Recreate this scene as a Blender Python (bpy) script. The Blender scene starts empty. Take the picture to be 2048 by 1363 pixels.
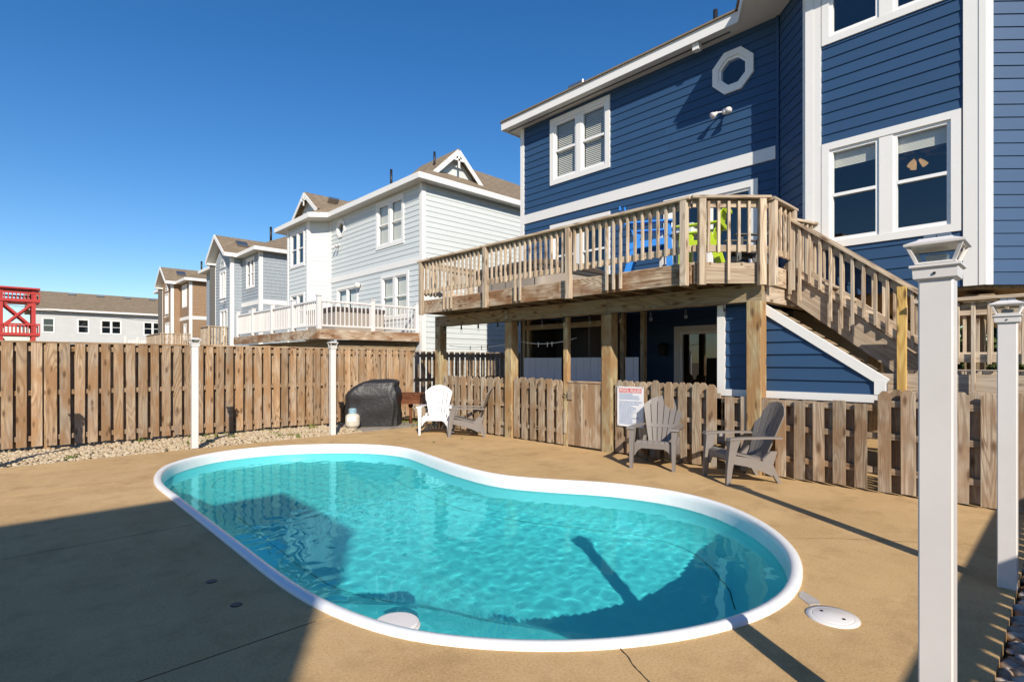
import bpy, bmesh, math, random
from mathutils import Vector, Matrix, noise
random.seed(7)
sc = bpy.context.scene
C = sc.collection

# ------------------------------------------------------------------ camera
cam_d = bpy.data.cameras.new('camera')
cam = bpy.data.objects.new('camera', cam_d); C.objects.link(cam)
cam.location = (0, 0, 1.45)
cam.rotation_euler = (math.radians(90), 0, math.radians(46.36 - 90))
cam_d.sensor_width = 36.0
cam_d.lens = 36.0 * 1074 / 2048
cam_d.shift_y = 40.5 / 2048
cam_d.clip_start = 0.05
cam_d.clip_end = 2000
sc.camera = cam

# ------------------------------------------------------------------ sky, sun, exposure
SUN_EL, SUN_AZ = 32.5, 211.5
world = bpy.data.worlds.new('World'); sc.world = world; world.use_nodes = True
wn = world.node_tree.nodes; wl = world.node_tree.links
sky = wn.new('ShaderNodeTexSky'); sky.sky_type = 'NISHITA'; sky.sun_disc = False
sky.sun_elevation = math.radians(SUN_EL); sky.sun_rotation = math.radians(SUN_AZ)
sky.altitude = 0; sky.air_density = 1.0; sky.dust_density = 0.25; sky.ozone_density = 3.0
hs = wn.new('ShaderNodeHueSaturation'); hs.inputs['Saturation'].default_value = 1.32; hs.inputs['Hue'].default_value = 0.505
wl.new(sky.outputs[0], hs.inputs['Color'])
wl.new(hs.outputs[0], wn['Background'].inputs[0])
wn['Background'].inputs[1].default_value = 0.112
sd = bpy.data.lights.new('sun', 'SUN'); sun = bpy.data.objects.new('sun', sd); C.objects.link(sun)
sd.energy = 5.0; sd.angle = math.radians(0.53); sd.color = (1.0, 0.91, 0.785)
_e, _a = math.radians(SUN_EL), math.radians(SUN_AZ)
SD = Vector((-math.sin(_a) * math.cos(_e), -math.cos(_a) * math.cos(_e), -math.sin(_e)))
sun.rotation_euler = SD.to_track_quat('-Z', 'Y').to_euler()
sun.location = (-6, -10, 12)
sc.view_settings.view_transform = 'Standard'; sc.view_settings.look = 'None'
sc.view_settings.exposure = 0.33; sc.view_settings.gamma = 1.0
sc.view_settings.use_curve_mapping = False
sc.cycles.max_bounces = 10; sc.cycles.transparent_max_bounces = 16
sc.cycles.caustics_reflective = False
sc.cycles.use_denoising = True
try: sc.cycles.denoiser = 'OPENIMAGEDENOISE'
except Exception: pass
sc.cycles.sample_clamp_indirect = 6.0

# ------------------------------------------------------------------ node helpers
MATS = {}
class NB:
    def __init__(s, name):
        s.m = bpy.data.materials.new(name); s.m.use_nodes = True
        s.t = s.m.node_tree; s.n = s.t.nodes; s.l = s.t.links
        s.b = s.n['Principled BSDF']; s.out = s.n['Material Output']
        MATS[name] = s.m
    def new(s, typ, **kw):
        n = s.n.new(typ)
        for k, v in kw.items():
            if k in n.inputs: n.inputs[k].default_value = v
            else: setattr(n, k, v)
        return n
    def link(s, a, b): s.l.new(a, b)
    def coord(s, rand=True, scale=(1, 1, 1)):
        tc = s.new('ShaderNodeTexCoord'); out = tc.outputs['Object']
        if rand:
            oi = s.new('ShaderNodeObjectInfo')
            mu = s.new('ShaderNodeMath', operation='MULTIPLY'); mu.inputs[1].default_value = 57.3
            s.link(oi.outputs['Random'], mu.inputs[0])
            cb = s.new('ShaderNodeCombineXYZ')
            for i in range(3): s.link(mu.outputs[0], cb.inputs[i])
            ad = s.new('ShaderNodeVectorMath', operation='ADD')
            s.link(out, ad.inputs[0]); s.link(cb.outputs[0], ad.inputs[1]); out = ad.outputs[0]
        if scale != (1, 1, 1):
            mp = s.new('ShaderNodeVectorMath', operation='MULTIPLY'); mp.inputs[1].default_value = scale
            s.link(out, mp.inputs[0]); out = mp.outputs[0]
        return out
    def noise(s, vec, scale, detail=3, rough=0.55, dist=0.0):
        n = s.new('ShaderNodeTexNoise', Scale=scale, Detail=detail, Roughness=rough, Distortion=dist)
        s.link(vec, n.inputs['Vector']); return n.outputs['Fac']
    def ramp(s, fac, stops):
        r = s.new('ShaderNodeValToRGB'); e = r.color_ramp.elements
        while len(e) < len(stops): e.new(0.5)
        for x, (p, c) in zip(e, stops): x.position = p; x.color = (*c, 1) if len(c) == 3 else c
        s.link(fac, r.inputs[0]); return r.outputs[0]
    def mix(s, fac, a, b, mode='MIX'):
        m = s.new('ShaderNodeMix', data_type='RGBA', blend_type=mode)
        for sock, v in ((m.inputs[0], fac), (m.inputs[6], a), (m.inputs[7], b)):
            if isinstance(v, (int, float)): sock.default_value = v
            elif isinstance(v, tuple): sock.default_value = (*v, 1)
            else: s.link(v, sock)
        return m.outputs[2]
    def math(s, op, a, b=None, clamp=False):
        m = s.new('ShaderNodeMath', operation=op, use_clamp=clamp)
        for i, v in enumerate((a, b)):
            if v is None: continue
            if isinstance(v, (int, float)): m.inputs[i].default_value = v
            else: s.link(v, m.inputs[i])
        return m.outputs[0]
    def bump(s, h, strength=0.3, dist=0.01):
        b = s.new('ShaderNodeBump', Strength=strength, Distance=dist)
        s.link(h, b.inputs['Height']); s.link(b.outputs[0], s.b.inputs['Normal']); return b
    def col(s, c):
        if isinstance(c, tuple): s.b.inputs['Base Color'].default_value = (*c, 1)
        else: s.link(c, s.b.inputs['Base Color'])
    def rough(s, r, spec=None):
        s.b.inputs['Roughness'].default_value = r
        if spec is not None: s.b.inputs['Specular IOR Level'].default_value = spec

def wood(name, light, dark, grey, greyamt=0.5, knot=(0.09, 0.045, 0.02), var=0.35, ringk=95.0, stain=None):
    """weathered softwood: local Z runs along the board"""
    w = NB(name)
    v = w.coord(scale=(1, 1, 0.11))
    base = w.noise(v, 4.2, 2, 0.45, 0.7)
    rings = w.math('SINE', w.math('MULTIPLY', base, ringk))
    rings = w.math('ADD', w.math('MULTIPLY', rings, 0.5), 0.5)
    rings = w.math('POWER', rings, 1.6)
    v2 = w.coord(scale=(1, 1, 0.018)); fib = w.noise(v2, 95, 3, 0.65)
    v3 = w.coord(scale=(1, 1, 0.3)); blot = w.noise(v3, 4.5, 4, 0.6)
    c = w.mix(w.math('MULTIPLY', rings, 0.85), light, dark)
    c = w.mix(w.math('MULTIPLY', w.math('SUBTRACT', fib, 0.42, True), 3.0, True), c, dark)
    oi = w.new('ShaderNodeObjectInfo').outputs['Random']
    r2 = w.math('FRACT', w.math('MULTIPLY', oi, 17.31))
    ga = w.math('MULTIPLY', w.ramp(blot, [(0.32, (0, 0, 0)), (0.68, (1, 1, 1))]), w.math('ADD', w.math('MULTIPLY', r2, greyamt), greyamt * 0.45), True)
    c = w.mix(ga, c, grey)
    if stain:
        vs = w.coord(scale=(1, 1, 0.45)); sn = w.noise(vs, 3.1, 4, 0.6)
        c = w.mix(w.math('MULTIPLY', w.ramp(sn, [(0.44, (0, 0, 0)), (0.6, (1, 1, 1))]), 0.85), c, stain)
    vo = w.new('ShaderNodeTexVoronoi', Scale=1.0, Randomness=1.0)
    w.link(w.coord(scale=(9.0, 9.0, 3.0)), vo.inputs['Vector'])
    kd = w.ramp(vo.outputs['Distance'], [(0.10, (1, 1, 1)), (0.26, (0, 0, 0))])
    c = w.mix(w.math('MULTIPLY', kd, 0.8), c, knot)
    val = w.math('ADD', w.math('MULTIPLY', w.math('FRACT', w.math('MULTIPLY', oi, 7.77)), var), 1 - var * 0.6)
    hv = w.new('ShaderNodeHueSaturation'); w.link(c, hv.inputs['Color']); w.link(val, hv.inputs['Value'])
    w.col(hv.outputs[0]); w.rough(0.85, 0.25)
    w.bump(w.math('ADD', w.math('MULTIPLY', rings, 0.5), fib), 0.35, 0.004)
    return w.m

def paint(name, colr, rough=0.55, var=0.06, bump=0.15, streak=True):
    w = NB(name)
    v = w.coord(scale=(1, 1, 0.06)); f = w.noise(v, 60, 3, 0.6)
    big = w.noise(w.coord(), 1.7, 4, 0.6)
    k = w.math('ADD', w.math('MULTIPLY', big, var * 2), 1 - var)
    oi = w.new('ShaderNodeObjectInfo').outputs['Random']
    k = w.math('MULTIPLY', k, w.math('ADD', w.math('MULTIPLY', oi, var), 1 - var * 0.5))
    hv = w.new('ShaderNodeHueSaturation'); hv.inputs['Color'].default_value = (*colr, 1); w.link(k, hv.inputs['Value'])
    w.col(hv.outputs[0]); w.rough(rough, 0.35)
    if bump: w.bump(f, bump, 0.004)
    return w.m

def plain(name, colr, rough=0.5, metal=0.0, spec=None, dirt=0.0, dscale=6.0):
    w = NB(name)
    if dirt:
        n = w.noise(w.coord(), dscale, 5, 0.65)
        w.col(w.mix(w.math('MULTIPLY', w.ramp(n, [(0.4, (0, 0, 0)), (0.75, (1, 1, 1))]), dirt), colr, (0.16, 0.13, 0.1)))
    else: w.col(colr)
    w.rough(rough, spec); w.b.inputs['Metallic'].default_value = metal
    return w.m

wood('wood_fence', (0.54, 0.385, 0.235), (0.225, 0.132, 0.07), (0.37, 0.315, 0.25), 0.6, var=0.5, stain=(0.32, 0.18, 0.085))
wood('wood_picket', (0.55, 0.455, 0.32), (0.25, 0.155, 0.085), (0.44, 0.385, 0.315), 0.65, var=0.45, stain=(0.30, 0.18, 0.09))
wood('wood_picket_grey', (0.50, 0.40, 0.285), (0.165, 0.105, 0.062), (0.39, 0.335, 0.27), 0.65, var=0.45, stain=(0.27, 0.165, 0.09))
wood('wood_deck', (0.60, 0.475, 0.335), (0.27, 0.175, 0.10), (0.50, 0.435, 0.35), 0.7, var=0.4)
wood('wood_rim', (0.60, 0.47, 0.32), (0.17, 0.085, 0.04), (0.48, 0.415, 0.33), 0.7, var=0.3, ringk=120, stain=(0.20, 0.09, 0.034))
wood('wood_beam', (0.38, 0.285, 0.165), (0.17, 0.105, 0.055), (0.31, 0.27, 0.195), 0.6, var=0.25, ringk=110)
wood('wood_post', (0.52, 0.43, 0.25), (0.23, 0.135, 0.055), (0.45, 0.42, 0.27), 0.6, var=0.25, ringk=110, stain=(0.32, 0.17, 0.065))
wood('wood_new', (0.66, 0.45, 0.15), (0.46, 0.27, 0.075), (0.58, 0.40, 0.16), 0.1, var=0.1)
wood('wood_pad', (0.32, 0.275, 0.225), (0.16, 0.13, 0.105), (0.31, 0.285, 0.25), 0.7, var=0.3)
paint('siding_blue', (0.027, 0.070, 0.150), 0.5, 0.10, 0.3)
paint('siding_pale', (0.57, 0.61, 0.61), 0.55, 0.05, 0.1)
paint('siding_grey', (0.31, 0.35, 0.385), 0.6, 0.08, 0.1)
paint('siding_brown', (0.29, 0.19, 0.115), 0.65, 0.12, 0.1)
paint('siding_dim', (0.50, 0.51, 0.50), 0.65, 0.1, 0.1)
paint('trim_white', (0.74, 0.73, 0.70), 0.5, 0.04, 0.12)
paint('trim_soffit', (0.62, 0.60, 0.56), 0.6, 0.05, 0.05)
plain('vinyl_white', (0.70, 0.67, 0.645), 0.3, spec=0.5, dirt=0.10, dscale=2.5)
plain('sash_white', (0.82, 0.82, 0.80), 0.35)
plain('resin_white', (0.66, 0.66, 0.66), 0.4)
plain('resin_grey', (0.20, 0.178, 0.162), 0.5, dirt=0.15)
plain('resin_blue', (0.015, 0.19, 0.60), 0.42)
plain('resin_lime', (0.42, 0.56, 0.025), 0.42)
plain('resin_dark', (0.05, 0.05, 0.05), 0.5)
plain('metal_black', (0.02, 0.02, 0.022), 0.45, 0.3)
plain('metal_grey', (0.35, 0.35, 0.36), 0.35, 0.9)
plain('rubber_black', (0.012, 0.012, 0.012), 0.6)
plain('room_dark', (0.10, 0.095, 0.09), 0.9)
plain('blind_cream', (0.74, 0.70, 0.60), 0.6)
plain('curtain', (0.55, 0.56, 0.55), 0.9)
plain('red_paint', (0.42, 0.03, 0.025), 0.55)
plain('tub_taupe', (0.30, 0.26, 0.22), 0.6)
plain('tub_cover', (0.06, 0.045, 0.035), 0.65)
plain('hole_black', (0.004, 0.004, 0.004), 0.9)
plain('sign_white', (0.78, 0.78, 0.80), 0.35)
plain('sign_red', (0.68, 0.17, 0.17), 0.4)
plain('sign_blue', (0.10, 0.22, 0.42), 0.4)
plain('sign_text_white', (0.80, 0.72, 0.70), 0.4)
plain('vinyl_panel', (0.60, 0.62, 0.68), 0.5)
plain('patch_grey', (0.40, 0.37, 0.34), 0.85, dirt=0.3, dscale=20)
plain('bolt', (0.6, 0.58, 0.55), 0.35, 0.8)
plain('cable_white', (0.75, 0.75, 0.72), 0.5)

def mk_glass(name, tint, behind=0.0):
    w = NB(name)
    lw = w.new('ShaderNodeLayerWeight', Blend=0.5)
    tr = w.new('ShaderNodeBsdfTransparent'); tr.inputs[0].default_value = (*tint, 1)
    gl = w.new('ShaderNodeBsdfGlossy', Roughness=0.015)
    gl.inputs['Color'].default_value = (1, 1, 1, 1)
    mx = w.new('ShaderNodeMixShader')
    f = w.math('ADD', w.math('MULTIPLY', w.math('POWER', lw.outputs['Facing'], 5.0), 0.9), 0.04 + behind, True)
    w.link(f, mx.inputs[0]); w.link(tr.outputs[0], mx.inputs[1]); w.link(gl.outputs[0], mx.inputs[2])
    w.link(mx.outputs[0], w.out.inputs['Surface']); w.n.remove(w.b)
    return w.m
mk_glass('glass', (0.88, 0.91, 0.91), 0.05)
mk_glass('glass_clear', (0.94, 0.96, 0.95), 0.02)
mk_glass('glass_dark', (0.62, 0.67, 0.69), 0.07)

w = NB('bulb_lit'); w.b.inputs['Emission Color'].default_value = (1, 0.6, 0.25, 1); w.b.inputs['Emission Strength'].default_value = 0.4; w.col((0.6, 0.4, 0.22))

w = NB('concrete')
v = w.coord(False)
n1 = w.noise(v, 0.8, 6, 0.68); n2 = w.noise(v, 75, 3, 0.8); n3 = w.noise(w.coord(False, (1, 0.28, 1)), 9, 5, 0.7)
c = w.ramp(n1, [(0.32, (0.40, 0.248, 0.104)), (0.68, (0.54, 0.362, 0.172))])
c = w.mix(w.math('MULTIPLY', w.ramp(n2, [(0.42, (0, 0, 0)), (0.7, (1, 1, 1))]), 0.6), c, (0.60, 0.44, 0.25))
c = w.mix(w.math('MULTIPLY', w.ramp(n2, [(0.2, (1, 1, 1)), (0.43, (0, 0, 0))]), 0.7), c, (0.21, 0.125, 0.05))
c = w.mix(w.math('MULTIPLY', w.ramp(n3, [(0.55, (0, 0, 0)), (0.75, (1, 1, 1))]), 0.35), c, (0.56, 0.41, 0.235))
n4 = w.noise(v, 2.6, 6, 0.7)
c = w.mix(w.math('MULTIPLY', w.ramp(n4, [(0.50, (0, 0, 0)), (0.70, (1, 1, 1))]), 0.5), c, (0.27, 0.17, 0.075))
w.col(c); w.rough(0.92, 0.2); w.bump(w.math('ADD', n2, w.math('MULTIPLY', n3, 0.6)), 0.4, 0.006)

w = NB('sand'); v = w.coord(False)
c = w.ramp(w.noise(v, 1.2, 6, 0.65), [(0.3, (0.22, 0.17, 0.10)), (0.7, (0.36, 0.29, 0.19))])
w.col(c); w.rough(0.95, 0.1); w.bump(w.noise(v, 40, 4, 0.7), 0.5, 0.02)

def stone_mat(name, a, b, d):
    w = NB(name); g = w.new('ShaderNodeNewGeometry').outputs['Random Per Island']
    c = w.ramp(g, [(0.0, a), (0.45, b), (0.8, d), (1.0, a)])
    n = w.noise(w.coord(False), 60, 4, 0.6)
    c = w.mix(w.math('MULTIPLY', n, 0.45), c, (0.30, 0.22, 0.14)); w.col(c); w.rough(0.85, 0.3); w.bump(n, 0.3, 0.006)
stone_mat('stones', (0.47, 0.38, 0.245), (0.55, 0.47, 0.34), (0.38, 0.27, 0.155))
stone_mat('stones_river', (0.50, 0.42, 0.33), (0.30, 0.17, 0.10), (0.45, 0.44, 0.43))

def shingle_mat(name, a, b):
    w = NB(name); v = w.coord(False)
    br = w.new('ShaderNodeTexBrick', Scale=1.0); br.inputs['Color1'].default_value = (*a, 1); br.inputs['Color2'].default_value = (*b, 1)
    br.inputs['Mortar'].default_value = (*[x * 0.55 for x in a], 1)
    br.inputs['Brick Width'].default_value = 0.33; br.inputs['Row Height'].default_value = 0.14; br.inputs['Mortar Size'].default_value = 0.012
    w.link(v, br.inputs['Vector'])
    n = w.noise(v, 6, 5, 0.7)
    c = w.mix(0.35, br.outputs['Color'], w.ramp(n, [(0.3, tuple(x * 0.7 for x in a)), (0.7, tuple(x * 1.15 for x in b))]))
    w.col(c); w.rough(0.95, 0.1); w.bump(br.outputs['Fac'], 0.4, -0.02)
shingle_mat('shingle', (0.19, 0.145, 0.10), (0.27, 0.215, 0.15))

w = NB('gelcoat'); v = w.coord(False)
n = w.noise(v, 3.0, 5, 0.6)
c = w.mix(w.math('MULTIPLY', n, 0.25), (0.78, 0.785, 0.78), (0.68, 0.73, 0.73)); c = w.mix(w.math('MULTIPLY', w.ramp(w.noise(v, 11, 6, 0.7), [(0.55, (0, 0, 0)), (0.75, (1, 1, 1))]), 0.25), c, (0.45, 0.40, 0.33))
w.col(c); w.rough(0.3, 0.5)

w = NB('gelcoat_basin'); v = w.coord(False)
w.col(w.mix(w.math('MULTIPLY', w.noise(v, 2.2, 6, 0.65), 0.3), (0.90, 0.91, 0.90), (0.72, 0.80, 0.79))); w.rough(0.35, 0.4)

w = NB('cover_cloth'); v = w.coord(False)
w.col(w.mix(w.noise(v, 5, 4, 0.6), (0.012, 0.012, 0.0125), (0.026, 0.0255, 0.0255))); w.rough(0.48, 0.5); w.bump(w.noise(v, 14, 4, 0.6), 0.35, 0.03)
w = NB('rust'); v = w.coord(False)
w.col(w.ramp(w.noise(v, 18, 6, 0.7), [(0.3, (0.09, 0.03, 0.016)), (0.7, (0.20, 0.08, 0.04))])); w.rough(0.9, 0.2)
w = NB('tank_paint'); v = w.coord(False)
w.col(w.ramp(w.noise(v, 8, 6, 0.7), [(0.3, (0.50, 0.42, 0.31)), (0.6, (0.62, 0.58, 0.50))])); w.rough(0.5)
w = NB('leaf_green'); g = w.new('ShaderNodeNewGeometry').outputs['Random Per Island']
w.col(w.ramp(g, [(0, (0.045, 0.075, 0.016)), (0.6, (0.085, 0.11, 0.03)), (1, (0.15, 0.14, 0.045))])); w.rough(0.7, 0.2)
w = NB('weed_green'); g = w.new('ShaderNodeNewGeometry').outputs['Random Per Island']
w.col(w.ramp(g, [(0, (0.07, 0.11, 0.02)), (0.7, (0.16, 0.18, 0.05)), (1, (0.28, 0.2, 0.08))])); w.rough(0.8, 0.2)
wood('bark', (0.14, 0.10, 0.075), (0.07, 0.05, 0.035), (0.15, 0.13, 0.11), 0.4)
plain('joint_sand', (0.50, 0.36, 0.17), 0.95)
plain('crack_joint_shade', (0.03, 0.022, 0.015), 0.95)  # colour of the cracks, and painted shade on the left joint fillers
w = NB('dirt_line'); w.col((0.16, 0.22, 0.18)); w.rough(0.9)

# ------------------------------------------------------------------ geometry helpers
def M(n): return MATS[n] if isinstance(n, str) else n
def V3(*a): return Vector(a)
X, Y, Z = Vector((1, 0, 0)), Vector((0, 1, 0)), Vector((0, 0, 1))
CACHE = {}
def mesh(name, verts, faces, mat=None, smooth=False, nrm=None):
    me = bpy.data.meshes.new(name); me.from_pydata([tuple(v) for v in verts], [], faces)
    bm = bmesh.new(); bm.from_mesh(me); bmesh.ops.recalc_face_normals(bm, faces=bm.faces)
    if nrm is not None:
        bm.normal_update(); fl = [f for f in bm.faces if f.normal.dot(Vector(nrm)) < 0]
        if fl: bmesh.ops.reverse_faces(bm, faces=fl)
    bm.to_mesh(me); bm.free()
    if mat: me.materials.append(M(mat))
    if smooth:
        for p in me.polygons: p.use_smooth = True
    me.update(); return me
def link(name, me, parent=None, mw=None):
    o = bpy.data.objects.new(name, me); C.objects.link(o)
    mw = mw or Matrix()
    if parent is not None:
        o.parent = parent
        o.matrix_basis = wmat(parent).inverted() @ mw
    else: o.matrix_basis = mw
    return o
def wmat(o):
    m = o.matrix_basis.copy()
    return wmat(o.parent) @ m if o.parent else m
def thing(name, label, cat, loc=(0, 0, 0), group=None, kind=None):
    o = bpy.data.objects.new(name, None); C.objects.link(o); o.empty_display_size = 0.1
    o.matrix_basis = Matrix.Translation(Vector(loc)); tag(o, label, cat, group, kind); return o
def tag(o, label=None, cat=None, group=None, kind=None):
    if label: o['label'] = label
    if cat: o['category'] = cat
    if group: o['group'] = group
    if kind: o['kind'] = kind
    return o
def frame(origin, xa, ya, za):
    m = Matrix.Identity(4)
    for i, a in enumerate((xa, ya, za)):
        for j in range(3): m[j][i] = a[j]
    for j in range(3): m[j][3] = origin[j]
    return m
def prism_mesh(w, t, L, mat, ch=0.0):
    """board: local x width, y thickness, z length from 0 to L, chamfered long edges"""
    k = (round(w, 3), round(t, 3), round(L, 3), mat, ch)
    if k in CACHE: return CACHE[k]
    a, b = w / 2, t / 2
    if ch: pts = [(-a + ch, -b), (a - ch, -b), (a, -b + ch), (a, b - ch), (a - ch, b), (-a + ch, b), (-a, b - ch), (-a, -b + ch)]
    else: pts = [(-a, -b), (a, -b), (a, b), (-a, b)]
    n = len(pts)
    vs = [(x, y, 0) for x, y in pts] + [(x, y, L) for x, y in pts]
    fs = [tuple(range(n))[::-1], tuple(range(n, 2 * n))] + [(i, (i + 1) % n, n + (i + 1) % n, n + i) for i in range(n)]
    CACHE[k] = mesh('board', vs, fs, mat); return CACHE[k]
def stick(name, p0, p1, w, t, wdir, mat, parent=None, ch=0.003):
    p0, p1 = Vector(p0), Vector(p1); za = (p1 - p0); L = za.length; za.normalize()
    xa = Vector(wdir); xa = (xa - za * xa.dot(za)).normalized(); ya = za.cross(xa)
    return link(name, prism_mesh(w, t, L, mat, ch), parent, frame(p0, xa, ya, za))
def box(name, x0, x1, y0, y1, z0, z1, mat, parent=None, long=None, ch=0.0):
    d = (x1 - x0, y1 - y0, z1 - z0); c = ((x0 + x1) / 2, (y0 + y1) / 2, (z0 + z1) / 2)
    i = long if long is not None else max(range(3), key=lambda k: d[k])
    p0, p1 = list(c), list(c); p0[i] -= d[i] / 2; p1[i] += d[i] / 2
    j = 0 if i != 0 else 1
    k = 3 - i - j
    wd = [0, 0, 0]; wd[j] = 1
    return stick(name, p0, p1, d[j], d[k], wd, mat, parent, ch)
def poly_prism(name, pts2, O, ua, va, na, t, mat, parent=None):
    """outline pts2 in plane (ua,va) at O, thickness t along na (local y)"""
    n = len(pts2)
    vs = [(p[0], 0, p[1]) for p in pts2] + [(p[0], t, p[1]) for p in pts2]
    fs = [tuple(range(n)), tuple(range(n, 2 * n))[::-1]] + [(i, (i + 1) % n, n + (i + 1) % n, n + i) for i in range(n)]
    return link(name, mesh(name, vs, fs, mat), parent, frame(O, ua, na, va))
def lathe(name, prof, seg, mat, parent=None, O=(0, 0, 0), smooth=True):
    vs, fs = [], []
    for r, z in prof:
        for i in range(seg): a = 2 * math.pi * i / seg; vs.append((r * math.cos(a), r * math.sin(a), z))
    for j in range(len(prof) - 1):
        for i in range(seg): fs.append((j * seg + i, j * seg + (i + 1) % seg, (j + 1) * seg + (i + 1) % seg, (j + 1) * seg + i))
    fs.append(tuple(range(seg))); fs.append(tuple((len(prof) - 1) * seg + i for i in range(seg)))
    return link(name, mesh(name, vs, fs, mat, smooth), parent, Matrix.Translation(Vector(O)))
def tube(name, pts, r, mat, parent=None, seg=6, smooth=True):
    vs, fs = [], []; pts = [Vector(p) for p in pts]
    O = pts[0]
    for i, p in enumerate(pts):
        d = (pts[min(i + 1, len(pts) - 1)] - pts[max(i - 1, 0)]).normalized()
        a = d.cross(Z if abs(d.z) < 0.9 else X).normalized(); b = d.cross(a)
        rr = r[i] if isinstance(r, (list, tuple)) else r
        for k in range(seg):
            t = 2 * math.pi * k / seg; vs.append(p - O + (a * math.cos(t) + b * math.sin(t)) * rr)
    for i in range(len(pts) - 1):
        for k in range(seg): fs.append((i * seg + k, i * seg + (k + 1) % seg, (i + 1) * seg + (k + 1) % seg, (i + 1) * seg + k))
    fs.append(tuple(range(seg))); fs.append(tuple((len(pts) - 1) * seg + k for k in range(seg)))
    return link(name, mesh(name, vs, fs, mat, smooth), parent, Matrix.Translation(O))
def boxes_mesh(name, blist, mat, parent=None, O=(0, 0, 0)):
    """several boxes (x0,x1,y0,y1,z0,z1) that make one part"""
    vs, fs = [], []
    for x0, x1, y0, y1, z0, z1 in blist:
        b = len(vs)
        vs += [(x - O[0], y - O[1], z - O[2]) for z in (z0, z1) for y in (y0, y1) for x in (x0, x1)]
        fs += [tuple(b + i for i in f) for f in ((0, 2, 3, 1), (4, 5, 7, 6), (0, 1, 5, 4), (2, 6, 7, 3), (0, 4, 6, 2), (1, 3, 7, 5))]
    return link(name, mesh(name, vs, fs, mat), parent, Matrix.Translation(Vector(O)))
def copy_tree(o, parent=None):
    c = o.copy(); C.objects.link(c)
    if parent: c.parent = parent
    for ch in [x for x in bpy.data.objects if x.parent == o]: copy_tree(ch, c)
    return c

# ================================================================== ground, slabs, pool
def sheet(name, x0, x1, y0, y1, z, mat, label=None, kind='structure'):
    o = link(name, mesh(name, [(x0, y0, z), (x1, y0, z), (x1, y1, z), (x0, y1, z)], [(0, 1, 2, 3)], mat))
    tag(o, label, None, None, kind); return o
o = link('ground', mesh('ground', [(-400, -400, -.12), (400, -400, -.12), (400, 400, -.12), (-400, 400, -.12), (0.8, 0.8, -.12), (6.2, 0.8, -.12), (6.2, 9.8, -.12), (0.8, 9.8, -.12)], [(0, 1, 5, 4), (1, 2, 6, 5), (2, 3, 7, 6), (3, 0, 4, 7)], 'sand'))
tag(o, 'pale sandy ground around and beyond the houses', None, None, 'structure')

PO = [(1.32, 7.55), (1.56, 8.48), (1.95, 9.0), (2.51, 9.34), (3.28, 9.34), (4.0, 8.98), (4.62, 8.36), (4.87, 7.6), (4.75, 6.75), (4.6, 5.85), (4.58, 5.0), (4.85, 4.38), (5.2, 3.8), (5.39, 3.06), (5.26, 2.41), (4.88, 1.86), (4.45, 1.5), (4.09, 1.32), (3.76, 1.22), (3.48, 1.18), (3.17, 1.2), (2.89, 1.27), (2.61, 1.38), (2.28, 1.57), (2.07, 1.73), (1.82, 1.98), (1.65, 2.2), (1.5, 2.45), (1.38, 2.85), (1.32, 3.25), (1.3, 3.75), (1.3, 4.4), (1.3, 5.37), (1.3, 6.5)]
def resample(pts, n):
    P = [Vector((x, y, 0)) for x, y in pts]; m = len(P); dense = []
    for i in range(m):
        a, b, c, d = P[i - 1], P[i], P[(i + 1) % m], P[(i + 2) % m]
        for k in range(16):
            t = k / 16
            dense.append(0.5 * ((2 * b) + (c - a) * t + (2 * a - 5 * b + 4 * c - d) * t * t + (3 * b - a - 3 * c + d) * t ** 3))
    L = [0]
    for i in range(len(dense)): L.append(L[-1] + (dense[(i + 1) % len(dense)] - dense[i]).length)
    out = []; j = 0
    for k in range(n):
        s = L[-1] * k / n
        while L[j + 1] < s: j += 1
        t = (s - L[j]) / max(1e-9, L[j + 1] - L[j]); out.append(dense[j].lerp(dense[(j + 1) % len(dense)], t))
    for _ in range(4): out = [(out[i - 1] + out[i] * 2 + out[(i + 1) % n]) / 4 for i in range(n)]
    return out
NP_ = 180
OUT = resample(PO, NP_)
area = sum(OUT[i].x * OUT[(i + 1) % NP_].y - OUT[(i + 1) % NP_].x * OUT[i].y for i in range(NP_))
NRM = []
for i in range(NP_):
    d = (OUT[(i + 1) % NP_] - OUT[i - 1]).normalized(); nn = Vector((-d.y, d.x, 0))
    NRM.append(nn if area > 0 else -nn)      # points into the pool
def ring(off):
    r = [OUT[i] + NRM[i] * off for i in range(NP_)]
    if off > 0.28:
        for _ in range(6): r = [(r[i - 1] + r[i] * 2 + r[(i + 1) % NP_]) / 4 for i in range(NP_)]
    return r
def floor_z(p): return -0.62 - max(0.0, (8.5 - p.y)) * 0.055

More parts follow.
